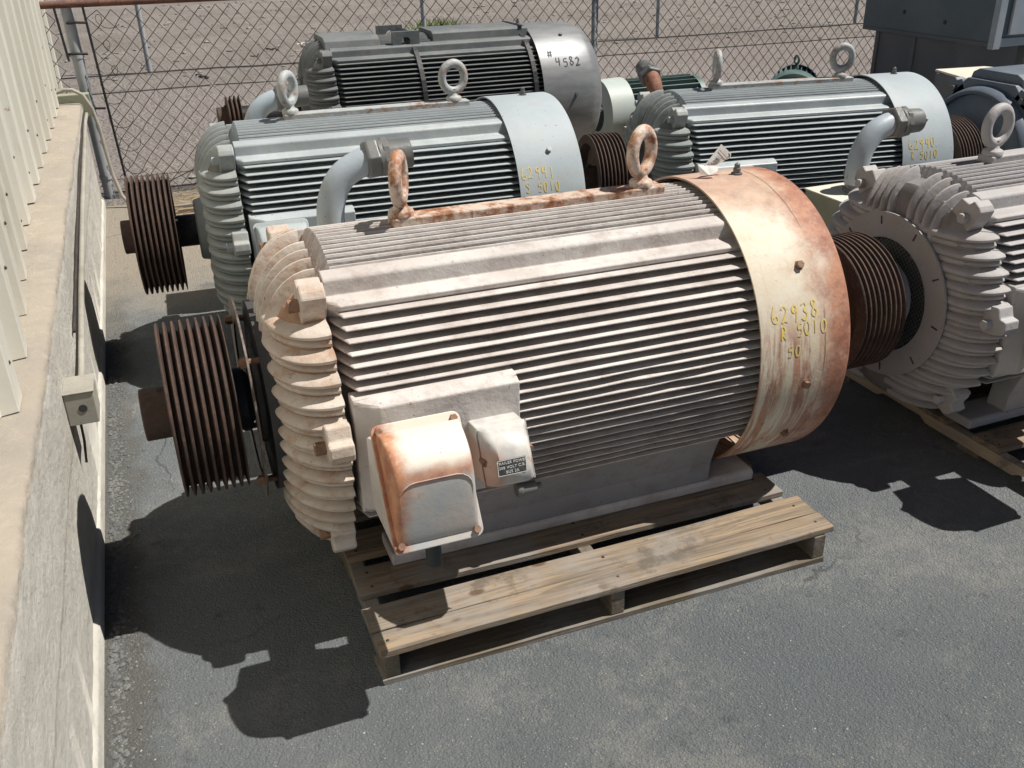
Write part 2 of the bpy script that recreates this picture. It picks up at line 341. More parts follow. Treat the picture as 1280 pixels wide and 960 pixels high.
# ------------------------------------------------------------------ ground
def sheet(name, x0, x1, y0, y1, z, mat, nx=1, ny=1, fn=None):
    m = MB(); vs = []; fs = []
    for j in range(ny + 1):
        for i in range(nx + 1):
            x = x0 + (x1 - x0) * i / nx; y = y0 + (y1 - y0) * j / ny
            if fn: vs.append(fn(x, y, i, j, nx, ny))
            else: vs.append((x, y, z))
    for j in range(ny):
        for i in range(nx): a = j * (nx + 1) + i; fs.append((a, a + 1, a + nx + 2, a + nx + 1))
    m.add(vs, fs); o = m.build(name, mat); tag(o, kind='structure'); return o
sheet('ground', -300, 400, -200, 500, 0, 'dirt')
def asph(x, y, i, j, nx, ny):
    if j == ny: y = 6.9 + .35 * noise.noise((x * 1.3, 3, 0)) + .12 * noise.noise((x * 5, 3, 0))
    return (x, y, .004)
asphalt = sheet('asphalt_yard', -.75, 16, -6, 6.9, .004, 'asphalt', 160, 2, asph)
def roadf(x, y, i, j, nx, ny):
    if j == 0: y = 7.7 + .3 * noise.noise((x * .8, 9, 0))
    if j == ny: y = 11.85 + .05 * noise.noise((x * 2, 19, 0))
    return (x, y, .005)
sheet('dirt_road', -20, 40, 7.7, 11.85, .005, 'road', 240, 1, roadf)

def stones(name, pts, mat, **kw):
    m = MB()
    for (x, y, z, r) in pts:
        a = random.random() * 6.28; L = []
        vs = [(x, y, z + r * .8)]
        for j in range(5):
            q = a + j * 1.257; rr = r * random.uniform(.7, 1.2); vs.append((x + rr * cos(q), y + rr * sin(q), z + r * random.uniform(.15, .45)))
        for j in range(5): q = a + j * 1.257; vs.append((x + r * .8 * cos(q), y + r * .8 * sin(q), z - r * .2))
        fs = [(0, 1 + j, 1 + (j + 1) % 5) for j in range(5)] + [(1 + j, 6 + j, 6 + (j + 1) % 5, 1 + (j + 1) % 5) for j in range(5)]
        m.add(vs, fs)
    o = m.build(name, mat); tag(o, kind='stuff', **kw); return o
pts = []
for _ in range(5200):
    x = random.uniform(-6, 26); y = random.uniform(7.2, 30); r = random.choice((.008, .012, .018, .018, .03, .045)) * random.uniform(.6, 1.2)
    if 7.8 < y < 11.8 and random.random() < .85: continue
    pts.append((x, y, 0, r))
stones('scattered_stones', pts, 'stone', label='small loose stones scattered over the pinkish dirt lot', cat='stones')
pts = []
for _ in range(1600):
    pts.append((-.335 + abs(random.gauss(0, .028)), random.uniform(.6, 4.5), .003, random.uniform(.003, .010)))
stones('asphalt_crumbs', pts, 'crumb', label='dark crumbled asphalt along the foot of the concrete wall', cat='rubble')
pts = []
for _ in range(2600):
    y = random.uniform(.6, 6.8); x = -.34 + abs(random.gauss(0, .06)) if random.random() < .12 else random.uniform(-.33, .3) if y > 4.6 else random.uniform(-.33, 3.4)
    pts.append((x, y, .004, random.uniform(.0015, .0042)))
stones('grit', pts, 'stone', label='fine loose grit along the foot of the wall and on the asphalt', cat='grit')

# ------------------------------------------------------------------ retaining wall
def wall():
    prof = [(-.350, -.05), (-.350, .060), (-.354, .068), (-.362, .072), (-.362, .30), (-.362, .50), (-.362, .62), (-.3625, .672), (-.366, .686), (-.378, .693), (-.45, .695), (-.62, .694), (-.80, .694), (-.80, -.05)]
    L = []; N = 330; y0, y1 = -2.5, 6.885
    for i in range(N + 1):
        y = y0 + (y1 - y0) * i / N; l = []
        for k, (x, z) in enumerate(prof):
            dx = dz = 0
            if 2 <= k <= 10:
                a = .0025 if k < 7 else .006
                dx = a * noise.noise((y * 9, k * .35, 1)) + a * .8 * noise.noise((y * 33, k * .8, 4)) + .006 * noise.noise((y * 1.5, 8, k * .1))
                dz = a * .6 * noise.noise((y * 14, k * .5, 7)) if k > 6 else 0
            if k == 1: dz = .01 * noise.noise((y * 4, 2, 2))
            l.append((x + dx, y, z + dz))
        L.append(l)
    o = MB().layers(L, True, True).build('retaining_wall', 'concrete', smooth=60)
    tag(o, 'low pale concrete wall with a rough worn top edge under the cream siding', 'wall')
wall()
# corrugated siding standing on the wall
sid = empty('metal_siding', (-.5, 3, .7)); tag(sid, 'cream ribbed metal siding panels standing on the concrete wall', 'siding wall')
def sidx(y):   # the nearer sheets lean out over the wall
    return -.53 + (.0 if y > 3.9 else min(1, (3.9 - y) / 1.3) * .085 if y > 2.2 else max(-.03, .085 - (2.2 - y) * .6))
def panel(y0, nr, z0, dx=0):
    m = MB(); pr = []
    for k in range(nr):
        b = y0 + k * .34
        pr += [(0, b), (0, b + .15), (.036, b + .161), (.038, b + .164), (.038, b + .250), (.036, b + .253), (0, b + .264)]
    pr.append((0, y0 + nr * .34 + .012))
    lo = []; hi = []
    for (h, y) in pr: lo.append((sidx(y) + h + dx + .5, y - 3, z0 + .004 * noise.noise((y * 3, 0, 0)) - .7)); hi.append((sidx(y) + h + dx * .3 + .5 - .01, y - 3, 2.5))
    bk = [(p[0] - .0015, p[1], p[2]) for p in lo]; bh = [(p[0] - .0015, p[1], p[2]) for p in hi]
    m.layers([lo, hi], False, False); m.layers([bh, bk], False, False); m.layers([bk, lo], False, False)
    return m.build('siding_panel', 'siding', sid)
for k in range(-4, 5):
    panel(6.56 - 3 * .34 * (k + 4) - .0, 3, .70 if k < 0 else .698, .003 * (k % 2))
for y in [6.56 - .34 * i for i in range(0, 14)]:      # rusted fasteners
    for z in (random.choice((.82, .95)), 1.5):
        yy = y + .207 + random.uniform(-.01, .01)
        MB().lathe([(0, .0), (0, .006), (.004, .005), (.006, 0)], (0, 0), 6).build('screw', 'rust', sid).location = (sidx(yy) + .5 + .0385, yy - 3, z - .7 + random.uniform(-.03, .03))

# conduit and box on the wall
def wallbox():
    r = empty('junction_box', (-.315, 2.78, .46)); tag(r, 'small grey electrical junction box mounted on the side of the concrete wall', 'junction box')
    MB().box(-.045, .036, -.06, .06, -.03, .07).build('box_body', 'dullpipe', r, bevel=.003)
    MB().box(-.047, .039, -.063, .062, .0705, .075).build('box_lid', 'dullpipe', r, bevel=.002)
    MB().lathe([(-.0615, .0), (-.0615, .012), (-.060, .012)], (0, .022), 20, axis='y').build('knockout', 'darkmetal', r)
    MB().tube([(-.02, -.02, -.031), (-.022, -.025, -.10), (-.03, -.03, -.17)], .004, 6).build('dangling_wire', 'black', r)
wallbox()
MB().tube([(-.325, 2.84, .475), (-.335, 3.1, .44), (-.342, 3.8, .485), (-.343, 4.75, .55), (-.344, 5.8, .60), (-.344, 6.5, .64), (-.344, 6.84, .63)], .011, 10).build('wall_conduit', 'dullpipe', smooth=60)
tag(bpy.data.objects['wall_conduit'], 'grey pipe conduit running along the side of the wall to the box', 'conduit')
tag(MB().tube([(-.350, 3.3, .50), (-.352, 4.2, .56), (-.353, 5.2, .62), (-.353, 6.2, .655), (-.353, 6.8, .655)], .0055, 6).build('wall_cable', 'blackwire'), 'thin dark cable running just behind the grey conduit on the wall', 'cable')
fx = [(-.56, 6.83, .74), (-.516, 6.85, .765), (-.45, 6.84, .788), (-.40, 6.84, .785), (-.345, 6.84, .75), (-.305, 6.84, .66), (-.285, 6.84, .53), (-.278, 6.84, .40), (-.262, 6.83, .22), (-.235, 6.82, .09), (-.20, 6.8, .03), (-.14, 6.77, .018)]
tag(MB().tube(fx, .012, 10).build('flexible_conduit', 'dullpipe', smooth=60), 'grey flexible conduit arching over the wall end down beside the thick post', 'conduit')
tag(MB().box(-.53, -.31, 6.90, 6.98, .60, .745).build('channel_bracket', 'greenbox', bevel=.004), 'short green grey steel channel across the far end of the wall', 'bracket')

# ------------------------------------------------------------------ chain-link fence
FY = 7.1
fen = empty('chain_link_fence', (0, FY, 0)); tag(fen, 'near chain link fence with rusty top rail behind the motors', 'fence')
def post(x, r, lean=0, mat='galv', name='post'):
    MB().lathe([(-.05, r), (1.30, r), (1.31, r * .6), (1.312, 0)], (0, 0), 18, axis='z').build(name, mat, fen, smooth=50)
    o = COL.objects[-1]; o.location = (x, .045, 0); o.rotation_euler = (0, lean, 0); return o
p = post(-.32, .037, -.022)
for z, r in ((.145, .043), (.62, .041), (.95, .041)):
    MB().lathe([(z - .012, r), (z + .012, r)], (0, 0), 18, axis='z').build('band', 'galv', p)
post(3.43, .026); post(7.1, .03); post(10.8, .026)
MB().tube([(-2.6, .0, 1.275), (14.5, .0, 1.262)], .023, 10).build('top_rail', 'rustrail', fen, smooth=60)
for x, l in ((-.405, .0), (-.235, -.03)):
    MB().tube([(x - .01, -.03, 1.26), (x + .012 - l, -.03, .12 if x > -.3 else .93)], .0085, 6).build('tension_bar', 'black', fen)
for x, z in ((-.30, 1.16), (-.33, .97), (-.29, .62)):
    MB().tube([(x - .06, .0, z), (x, -.03, z + .004), (x + .06, -.035, z)], .009, 6).build('tie', 'black', fen)
def mesh(x0, x1, jit):
    W = .047; H = .052; m = MB(); nx = int((x1 - x0) / W); nz = 23
    def nd(i, k):
        x = x0 + i * W; z = .035 + k * H; j = jit(x, z)
        return Vector((x + j * noise.noise((x * 6, z * 6, 1)) * 1.2, .006 * noise.noise((x * 2, z * 2, 5)) + j * .8 * noise.noise((x * 4, z * 4, 8)) + (.0025 if (i + k) % 2 else -.0025), z + j * noise.noise((x * 6, z * 6, 3))))
    for s in (1, -1):
        for i in range(nx + 1):
            for k in range(nz):
                if (i + k) % 2 == (0 if s > 0 else 0):
                    a, b = (i, k), (i + s, k + 1)
                    if 0 <= b[0] <= nx:
                        A, B = nd(*a), nd(*b); D = (B - A); Nn = Vector((0, 1, 0)).cross(D).normalized(); rr = .0027
                        vs = []
                        for q in (A, B):
                            for t in range(3): vs.append(q + Nn * rr * cos(t * 2.094) + Vector((0, rr * sin(t * 2.094), 0)))
                        m.add(vs, [(0, 1, 4, 3), (1, 2, 5, 4), (2, 0, 3, 5)])
                if (i + k) % 2 == 1: pass
    o = m.build('wire_mesh', 'blackwire', fen); o['kind'] = 'stuff'
mesh(-.222, 11.5, lambda x, z: .002 + .028 * max(0, 1 - (x + .22) / .35))
mesh(-2.4, -.42, lambda x, z: .006)
for k in range(7):          # loose curled wire ends by the post
    z = .2 + k * .16; pts = []
    for t in range(12): a = t * .55 + k; pts.append((-.20 + .035 * t * .3 + .045 * cos(a), .01 * sin(a * 2), z + .045 * sin(a)))
    MB().tube(pts, .0022, 4).build('loose_wire', 'blackwire', fen)
tag(MB().tube([(.60, 7.0, .30), (.30, 7.06, .17), (-.12, 7.04, .02)], .004, 6).build('guy_wire', 'blackwire'), 'thin slanting cable stretched low in front of the fence', 'cable')

# far fence: posts and two wires across the dirt lot
ff = empty('far_wire_fence', (0, 13.4, 0)); tag(ff, 'far fence of thin grey posts with rusty wires beyond the dirt road', 'fence')
for x in (-3.5, .17, 3.83, 7.49, 11.15, 14.8, 18.5):
    o = MB().lathe([(-.05, .032), (2.0, .032)], (0, 0), 10, axis='z').build('post', 'galv', ff, smooth=60); o.location = (x, 0, 0); o.rotation_euler = (.0, -.012, 0)
def sag(y, z, am): return [(x, y + am * noise.noise((x * .7, y, 0)), z + abs(am) * .3 * noise.noise((x * .9, 4, y))) for x in [(-6 + i * .5) for i in range(60)]]
MB().tube(sag(-.15, .02, .06), .010, 5).build('bottom_wire', 'blackwire', ff)
tag(MB().tube([(p[0], p[1] + 11.87, p[2]) for p in sag(0, .012, .05)], .007, 5).build('ground_cable', 'blackwire'), 'thin rusty cable lying along the far edge of the dirt road', 'cable')
# litter and a weed tuft beyond the fence
for i, (x, y) in enumerate(((1.9, 14.8), (2.4, 15.2), (1.6, 14.2), (5.8, 14.6), (6.1, 13.9), (.75, 12.6))):
    m = MB(); a = random.random() * 3; pp = []
    for j in range(9): pp.append((x + .16 * cos(a) * (j / 8 - .5) + random.uniform(-.03, .03), y + .16 * sin(a) * (j / 8 - .5) * 2, .01 + .03 * random.random()))
    m.tube(pp, [.004 + .012 * random.random() for _ in pp], 5)
    tag(m.build('litter_scrap', 'paper' if i in (1, 3, 4) else 'blackwire'), ['dark twisted scrap lying left among far litter on the dirt lot', 'crumpled white litter lying beyond the far fence at left', 'dark scrap strip nearest the far fence line', 'pale crumpled litter right of the tall fence post', 'white scrap of litter close to the middle far post', 'small dark twig lying between the two fences'][i], 'litter')
m = MB()
for _ in range(260):
    a = random.random() * 6.28; x = 4.9 + random.gauss(0, .22); y = 16.2 + random.gauss(0, .3); h = random.uniform(.06, .2)
    m.add([(x - .01, y, 0), (x + .01, y, 0), (x + .08 * cos(a), y + .08 * sin(a), h)], [(0, 1, 2)])
tag(m.build('weed_clump', 'weed'), 'low green weed clump growing on the far dirt lot', 'weeds', kind='stuff')
m = MB()
for _ in range(340):
    x = random.uniform(-.1, .75); y = random.gauss(6.75, .13); a = random.gauss(0, .5); l = random.uniform(.04, .16)
    m.tube([(x, y, .01 + random.random() * .02), (x + l * cos(a), y + l * sin(a), .008 + random.random() * .035)], .0018, 3)
tag(m.build('dry_straw', 'straw'), 'dry straw and twigs drifted along the foot of the fence', 'straw', kind='stuff')
for i, (x0, x1, y, a) in enumerate(((-.15, .5, 6.62, .05), (.1, .75, 6.5, -.03))):
    o = MB().box(-.5 * (x1 - x0), .5 * (x1 - x0), -.02, .02, .006, .03).build('scrap_stick', 'woodx'); o.location = ((x0 + x1) / 2, y, 0); o.rotation_euler[2] = a
    tag(o, ['thin weathered stick lying in the straw nearest the fence', 'thin weathered stick lying in the straw nearest the blue motor'][i], 'stick')

# ------------------------------------------------------------------ pallets
def board(name, L, W, T, par, loc, mat='woodx', ax=0, crack=False, rz=0):
    N = 14; m = MB()
    def strip(w0, w1, off):
        Ls = []
        for i in range(N + 1):
            t = L * (i / N - .5); q = noise.noise((t * 2.1, off, loc[1] * 7)) * .004; e = noise.noise((t * 9, off + 3, loc[1] * 5)) * .0025
            pr = [(w0 + e, -T / 2 + q), (w1 + q, -T / 2 + q), (w1 + q * .8, T / 2 - .002 + q), (w1 - .003, T / 2 + q), (w0 + .003 + e, T / 2 + q), (w0 + e, T / 2 - .002 + q)]
            ej = (noise.noise((off * 3, i, loc[1] * 9)) * .008 if i in (0, N) else 0)
            Ls.append([(t + ej * (1 + k % 3), a, b) for k, (a, b) in enumerate(pr)])
        m.layers(Ls)
    if crack: strip(-W / 2, -W * .06, 1.); strip(-W * .06 + .004, W / 2, 6.)
    else: strip(-W / 2, W / 2, loc[0] * 3)
    o = m.build(name, mat, par, smooth=30); o.location = loc; o.rotation_euler[2] = rz
    if name == 'deck_board':
        for tx in (-L / 2 + .03, -.01, L / 2 - .045):
            for ty in (-W * .28, W * .25):
                MB().lathe([(-.004, .0042), (T / 2 + .0022, .0042), (T / 2 + .003, .003), (T / 2 + .003, 0)], (tx + random.uniform(-.006, .006), ty), 7, axis='z').build('nail_head', 'rust', o)
    return o
def pallet(x0, y0, LX, LY, label, boards, rz=0, H=.114, smat='woody'):
    r = empty('wooden_pallet', (x0, y0, .004), rz); tag(r, label, 'pallet', 'wooden pallets under the motors')
    T = .018
    for i, sx in enumerate((.022, LX * .49, LX - .022)):
        m = MB(); h0, h1 = T + .0015, H - T - .0015
        pr = [(0, h0), (LY * .18, h0), (LY * .20, h0 + H * .22), (LY * .34, h0 + H * .22), (LY * .36, h0), (LY * .64, h0), (LY * .66, h0 + H * .22), (LY * .80, h0 + H * .22), (LY * .82, h0), (LY, h0), (LY, h1), (0, h1)]
        m.prism([(a, b) for a, b in pr], 'x', sx - .02, sx + .02); m.build('stringer', smat, r, bevel=.002)
    for (a, b, ov, ck, q) in boards:
        board('deck_board', LX + ov, b - a, T, r, (LX / 2 + ov * .3, (a + b) / 2, H - T / 2 + random.uniform(-.001, .001)), crack=ck, rz=q)
    for (a, b) in ((-.002, .095), (LY / 2 - .05, LY / 2 + .05), (LY - .095, LY)):
        board('bottom_board', LX, b - a, T, r, (LX / 2, (a + b) / 2, T / 2), mat='woodlow')
    return r
pallet(.318, 1.808, 1.335, 1.16, 'weathered pallet under the front rusty cream motor, its split front board exposed',
       [(-.004, .175, .035, True, .012), (.222, .345, .0, False, -.004), (.40, .53, .01, False, 0), (.59, .72, 0, False, 0), (.77, .90, .01, False, .004), (.96, 1.16, .02, False, 0)])
STD = [(0, .10, .0, False, 0), (.16, .28, .01, False, .004), (.36, .48, 0, False, 0), (.58, .70, 0, False, 0), (.80, .92, .01, False, -.004), (1.06, 1.16, 0, False, 0)]
pallet(2.515, 1.42, 1.4, 1.42, 'dark shaded pallet under the grey motor at the right edge', STD, .015, .082, 'woodskid')
pallet(.34, 3.56, 1.33, 1.16, 'pallet hidden beneath the pale blue motor behind the front one', STD, -.03, .122)
pallet(1.16, 5.60, 1.5, 1.16, 'thick pallet hidden beneath the dark strapped motor by the fence', STD, -.0, .199)
for (x, y, rz, l) in ((3.2, 4.03, -.137, 'nearer timber beneath the blue grey motor at upper right'), (3.27, 4.53, -.137, 'farther timber beneath the blue grey motor at upper right'), (5.0, 3.76, 0, 'nearer timber beneath the navy motor'), (5.0, 4.24, 0, 'farther timber beneath the navy motor')):
    o = MB().box(-.68, .68, -.05, .05, 0, .0385).build('timber', 'woodx', bevel=.002); o.location = (x, y, .004); o.rotation_euler[2] = rz
    tag(o, l, 'timber')

# ------------------------------------------------------------------ handwriting strokes
ST = {'0': [[(.5, 1), (.2, .85), (.1, .45), (.3, .05), (.6, .05), (.8, .5), (.7, .9), (.5, 1)]],
 '1': [[(.5, 1), (.48, 0)]], '2': [[(.15, .8), (.4, 1), (.7, .8), (.6, .5), (.1, .02), (.35, .12), (.8, .03)]],
 '3': [[(.15, .9), (.5, 1), (.7, .8), (.4, .55), (.75, .35), (.6, .05), (.3, 0), (.1, .12)]],
 '4': [[(.2, 1), (.12, .5), (.45, .48), (.8, .52)], [(.68, .98), (.6, 0)]],
 '5': [[(.8, .98), (.3, .95), (.22, .58), (.6, .6), (.75, .35), (.55, .03), (.15, .06)]],
 '6': [[(.45, 1), (.15, .6), (.1, .2), (.4, 0), (.75, .15), (.6, .42), (.2, .3)]],
 '8': [[(.7, .85), (.4, 1), (.2, .8), (.4, .55), (.75, .3), (.5, 0), (.15, .2), (.4, .55), (.7, .85)]],
 '9': [[(.75, .85), (.45, 1), (.2, .75), (.45, .55), (.75, .8), (.7, .4), (.6, 0)]],
 'R': [[(.2, 0), (.25, 1), (.7, .85), (.6, .55), (.25, .5), (.8, .0)]],
 'S': [[(.75, .9), (.4, 1), (.2, .75), (.5, .55), (.75, .3), (.45, 0), (.1, .1)]],
 '#': [[(.3, 1), (.2, 0)], [(.7, 1), (.6, 0)], [(.05, .68), (.9, .72)], [(.0, .3), (.85, .34)]], ' ': []}
def scribble(par, text, x0, deg, h, adv, R, mat, A, name='handwritten_digit', wd=.0048, slope=0):
    for i, ch in enumerate(text):
        m = MB()
        jx, jy = random.uniform(-.08, .08), random.uniform(-.1, .1)
        for st in ST[ch]:
            # smooth the stroke
            P = []
            for k in range(len(st) - 1):
                p0 = st[max(k - 1, 0)]; p1 = st[k]; p2 = st[k + 1]; p3 = st[min(k + 2, len(st) - 1)]
                for t in (0, .34, .67):
                    c = [.5 * ((2 * p1[d]) + (-p0[d] + p2[d]) * t + (2 * p0[d] - 5 * p1[d] + 4 * p2[d] - p3[d]) * t * t + (-p0[d] + 3 * p1[d] - 3 * p2[d] + p3[d]) * t ** 3) for d in (0, 1)]
                    P.append(c)
            P.append(st[-1])
            pts = [(x0 + (i + (p[0] + jx) * .85) * adv, (p[1] + jy) * h - slope * i * adv) for p in P]
            loopA = []; loopB = []
            for k, p in enumerate(pts):
                a = pts[max(k - 1, 0)]; b = pts[min(k + 1, len(pts) - 1)]; dx, dy = b[0] - a[0], b[1] - a[1]; l = sqrt(dx * dx + dy * dy) + 1e-9
                w_ = wd / 2 * random.uniform(.8, 1.15); nx, ny = -dy / l * w_, dx / l * w_
                for q, s_ in ((loopA, 1), (loopB, -1)):
                    X, Y = p[0] + nx * s_, p[1] + ny * s_; th = radians(deg) - Y / R
                    q.append((X, -(R + .0012) * sin(th), A + (R + .0012) * cos(th)))
            m.layers([loopA, loopB], False, False)
        if m.v: m.build(name, mat, par)

# ------------------------------------------------------------------ electric motor
A = .447            # shaft height above the feet
RB = .425           # fin tip radius
BELL = [(.318 - .148 * cos(t * pi / 28), .235 + .195 * sin(t * pi / 28)) for t in range(15)]
def slice_out(prof, c, lo, yin):
    o = []
    pr = []
    for i in range(len(prof) - 1):
        for t in (0,): pr.append((prof[i][0] * (1 - t) + prof[i + 1][0] * t, prof[i][1] * (1 - t) + prof[i + 1][1] * t))
    pr.append(prof[-1])
    for x, r in pr:
        if r > abs(c) + .02: o.append((x, sqrt(r * r - c * c)))
    if len(o) < 2: return None
    yin = min(yin, o[0][1] - .012)
    return [(o[0][0] + .006, yin)] + o + [(o[-1][0], yin)]

def eyebolt(par, mat, x, ang, R=.052, r=.0175):
    m = MB((x, 0, A + .4455)); m.lathe([(0, .034), (.012, .034), (.017, .030), (.022, .020), (.034, .016), (.050, .018)], (0, 0), 20, axis='z')
    o = m.torus((0, 0, .044 + R), R, r, ang, sy=1.10).build('eye_bolt', mat, par, smooth=60); return o

def motor(loc, rz, mats, label, cx=(1.445, 1.743), xs=(.31, .355, 1.415), pulley=(-.071, .09, .231, 8), hub=-.14, eyes=((.585, 66), (1.292, 32)),
          box=True, elbow=None, ring=None, guard=False, bellribs=True, lift='eye', domed=False, sleeve=False):
    r = empty('electric_motor', loc, rz); tag(r, label, 'electric motor', 'large electric motors in the yard')
    body, bell, cov, bolt = mats['body'], mats['bell'], mats['cover'], mats.get('bolt', 'rustbolt')
    xl, xt, xr = xs; O = (0, 0, A)
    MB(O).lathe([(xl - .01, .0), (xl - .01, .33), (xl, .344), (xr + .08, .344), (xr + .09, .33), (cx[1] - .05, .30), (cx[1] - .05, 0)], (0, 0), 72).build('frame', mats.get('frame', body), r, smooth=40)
    # side fins (horizontal)
    zs = [.304 - .0247 * i for i in range(22)]
    for sgn in (-1, 1):
        for z in zs:
            yo = sqrt(RB * RB - z * z); yi = sqrt(max(.335 ** 2 - z * z, .0009)) - .02
            x0, x1, xe = xl, xt, xr + .075
            if box and sgn < 0 and -.16 < z < .14: x0 = x1 = .742 if z > -.16 else xl
            m = MB(O); Ls = []
            for dz, dy in ((-.0042, -.011), (-.0018, -.001), (.0014, 0), (.0042, -.011)):
                yo2 = yo + (dy if abs(dz) > .004 else 0); t2 = abs(dz)
                yb = yi
                NS = 11; mid = []
                for q in range(NS):
                    xx = x1 + (xe - x1) * q / (NS - 1); wv = .0017 * noise.noise((xx * 5, z * 60, sgn + loc[0])); ch = .0035 * max(0, noise.noise((xx * 9 + 3, z * 90, loc[1])) - .28) * 4
                    mid.append((xx, sgn * (yo2 + wv - ch), z + dz * .8 + wv * .7))
                Ls.append([(x0, sgn * yb, z + dz * 1.1)] + mid + [(xe + .01, sgn * yb, z + dz * 1.1)])
            m.layers(Ls).build('cooling_fin', body, r)
    # top fins (vertical)
    for y in [-.169, -.1475, -.126, -.1045, -.083, -.060, -.036, -.012, .012, .036, .060, .083, .1045, .126, .1475, .169]:
        zt = sqrt(RB * RB - y * y); zi = sqrt(.345 ** 2 - y * y) - .02
        segs = [(xt, xr + .07)]
        if abs(y) < .03 and lift == 'eye': segs = [(xt, .553), (1.36, xr + .07)]
        for (a, b) in segs:
            la = (xl if a == xt else a); m = MB(O); Ls = []
            for dy in (-.0045, -.0026, .0026, .0045):
                t2 = zt - (.006 if abs(dy) > .004 else 0)
                Ls.append(([(la, y + dy, zi), (a, y + dy, t2), (b, y + dy, t2)] + [(b + .01, y + dy, zi)]))
            m.layers(Ls).build('cooling_fin', body, r)
    # shoulder ridges
    for s in (-1, 1):
        pr = [(-.178, .388), (-.214, .379), (-.220, .372), (-.223, .335), (-.262, .330), (-.274, .324), (-.272, .314), (-.20, .25), (-.16, .30)]
        L = [[(x, s * p[0] if not (e and p[0] < -.24) else s * -.245, p[1]) for p in pr] for x, e in ((xt - .028, 1), (xt - .004, 0), (xr + .06, 0), (xr + .075, 1))]
        MB(O).layers(L).build('shoulder_ridge', body, r, bevel=.003)
    if lift == 'eye':
        MB(O).box(.555, 1.355, -.032, .032, .39, .445).build('lifting_rail', mats.get('rail', body), r, bevel=.004)
        for x, a in eyes: eyebolt(r, mats.get('eye', body), x, radians(a))
    else:
        w_ = MB(O); pr = [(-.16, .385), (-.155, .432), (-.13, .446), (.13, .446), (.155, .432), (.16, .385)]
        w_.prism(pr, 'x', .98, xr + .02); w_.build('top_deck', body, r, bevel=.004)
        w2 = MB(O); pr = [(-.19, .36), (-.17, .425), (-.13, .445), (.13, .445), (.17, .425), (.19, .36)]
        w2.prism(pr, 'x', .30, .64); w2.build('top_hood', body, r, bevel=.006)
        # lifting lug with a hole
        for s in (-1, 1):
            m = MB(O); out = []; inn = []
            for j in range(24):
                t = 2 * pi * j / 24; out.append((.80 + max(-.085, min(.085, .12 * cos(t))), max(-.075, min(.06, .09 * sin(t))))); inn.append((.80 + .028 * cos(t), .0 + .028 * sin(t)))
            yy = s * .20
            A1 = [(p[0], yy, .40 + p[1]) for p in out]; B1 = [(p[0], yy, .40 + p[1]) for p in inn]; A2 = [(p[0], yy + .03, .40 + p[1]) for p in out]; B2 = [(p[0], yy + .03, .40 + p[1]) for p in inn]
            m.layers([A1, B1, B2, A2, A1], True, False).build('lifting_lug', body, r, smooth=30)
        for x in (.83, 1.56):
            m = MB(O); m.lathe([(x, .4285), (x, .4335), (x + .028, .4335), (x + .028, .4285)], (0, 0), 40)
            for s in range(1): m.build('steel_strap', 'black', r)
            MB(O).box(x, x + .028, -.16, .16, .4465, .4495).build('strap_top', 'black', r)
    # end bell
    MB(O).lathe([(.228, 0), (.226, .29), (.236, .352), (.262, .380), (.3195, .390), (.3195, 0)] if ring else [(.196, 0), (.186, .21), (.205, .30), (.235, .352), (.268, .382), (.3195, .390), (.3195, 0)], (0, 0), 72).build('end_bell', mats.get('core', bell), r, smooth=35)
    if bellribs:
        BP = [(.318 - .112 * cos(t * pi / 28), .30 + .13 * sin(t * pi / 28)) for t in range(15)] if ring else BELL
        k = 0; z = .278
        while z > -.36:
            big = k % 2 == 0; pr = BP if big else [(x + .008, rr - .020) for x, rr in BP[:-1]] + [(.318, .410)]
            for sgn in (-1, 1):
                o = slice_out(pr, z, 0, sqrt(max(.20 ** 2 - z * z, .004)))
                if o:
                    Ls = []
                    for dz, sh in ((-.0145, .026), (-.0105, .011), (-.005, .002), (.002, 0), (.0085, .006), (.0145, .026)):
                        Ls.append([(p[0] + (sh * .55 if 0 < i < len(o) - 2 else 0), sgn * (p[1] - (sh if 0 < i < len(o) - 1 else 0)), z + dz - .12 * (.318 - p[0])*(1 if z>0 else .4)) for i, p in enumerate(o)])
                    MB(O).layers(Ls).build('bell_rib', bell, r, smooth=50)
            z -= .0242; k += 1
        for y in (-.172, -.133, -.094, -.052, .052, .094, .133, .172):
            o = slice_out(BP, y, 0, .2); Ls = []
            for dy, sh in ((-.013, .034), (-.008, .010), (-.0035, .002), (.0035, .002), (.008, .010), (.013, .034)):
                Ls.append([(p[0] + (sh * .55 if 0 < i < len(o) - 2 else 0), y * (1 - .12 * (.318 - p[0]) / .1) + dy, p[1] - (sh if 0 < i < len(o) - 1 else 0)) for i, p in enumerate(o)])
            MB(O).layers(Ls).build('bell_rib', bell, r, smooth=50)
    else:
        MB(O).lathe([(.215, .33), (.20, .335), (.195, .35), (.205, .36), (.24, .37)], (0, 0), 72).build('bell_rim', bell, r, smooth=40)
        MB(O).prism([(.43 * cos(i * pi / 4 + .39), .43 * sin(i * pi / 4 + .39)) for i in range(8)], 'x', .262, .3185).build('bell_flange', bell, r, bevel=.008)
    for deg in (34, 84, 134, -34, -84, -134):
        a = radians(deg); M_ = []
        pr = [(-.046, .365), (-.046, .418), (-.038, .455), (-.02, .462), (.006, .462), (.012, .440), (.046, .432), (.048, .365)]   # tangential, radial
        if deg > 0: pass
        sg = 1 if deg > 0 else -1
        def W(p, x): t, rad = p[0] * -sg, p[1]; return (x, -(rad * sin(a)) - t * cos(a), rad * cos(a) - t * sin(a))
        L = [[W(p, x) for p in pr] for x in (.262, .3225)]
        MB(O).layers(L).build('bell_lug', bell, r, bevel=.005)
        c = W((-.012, .405), 0); hx = hexa(.017)
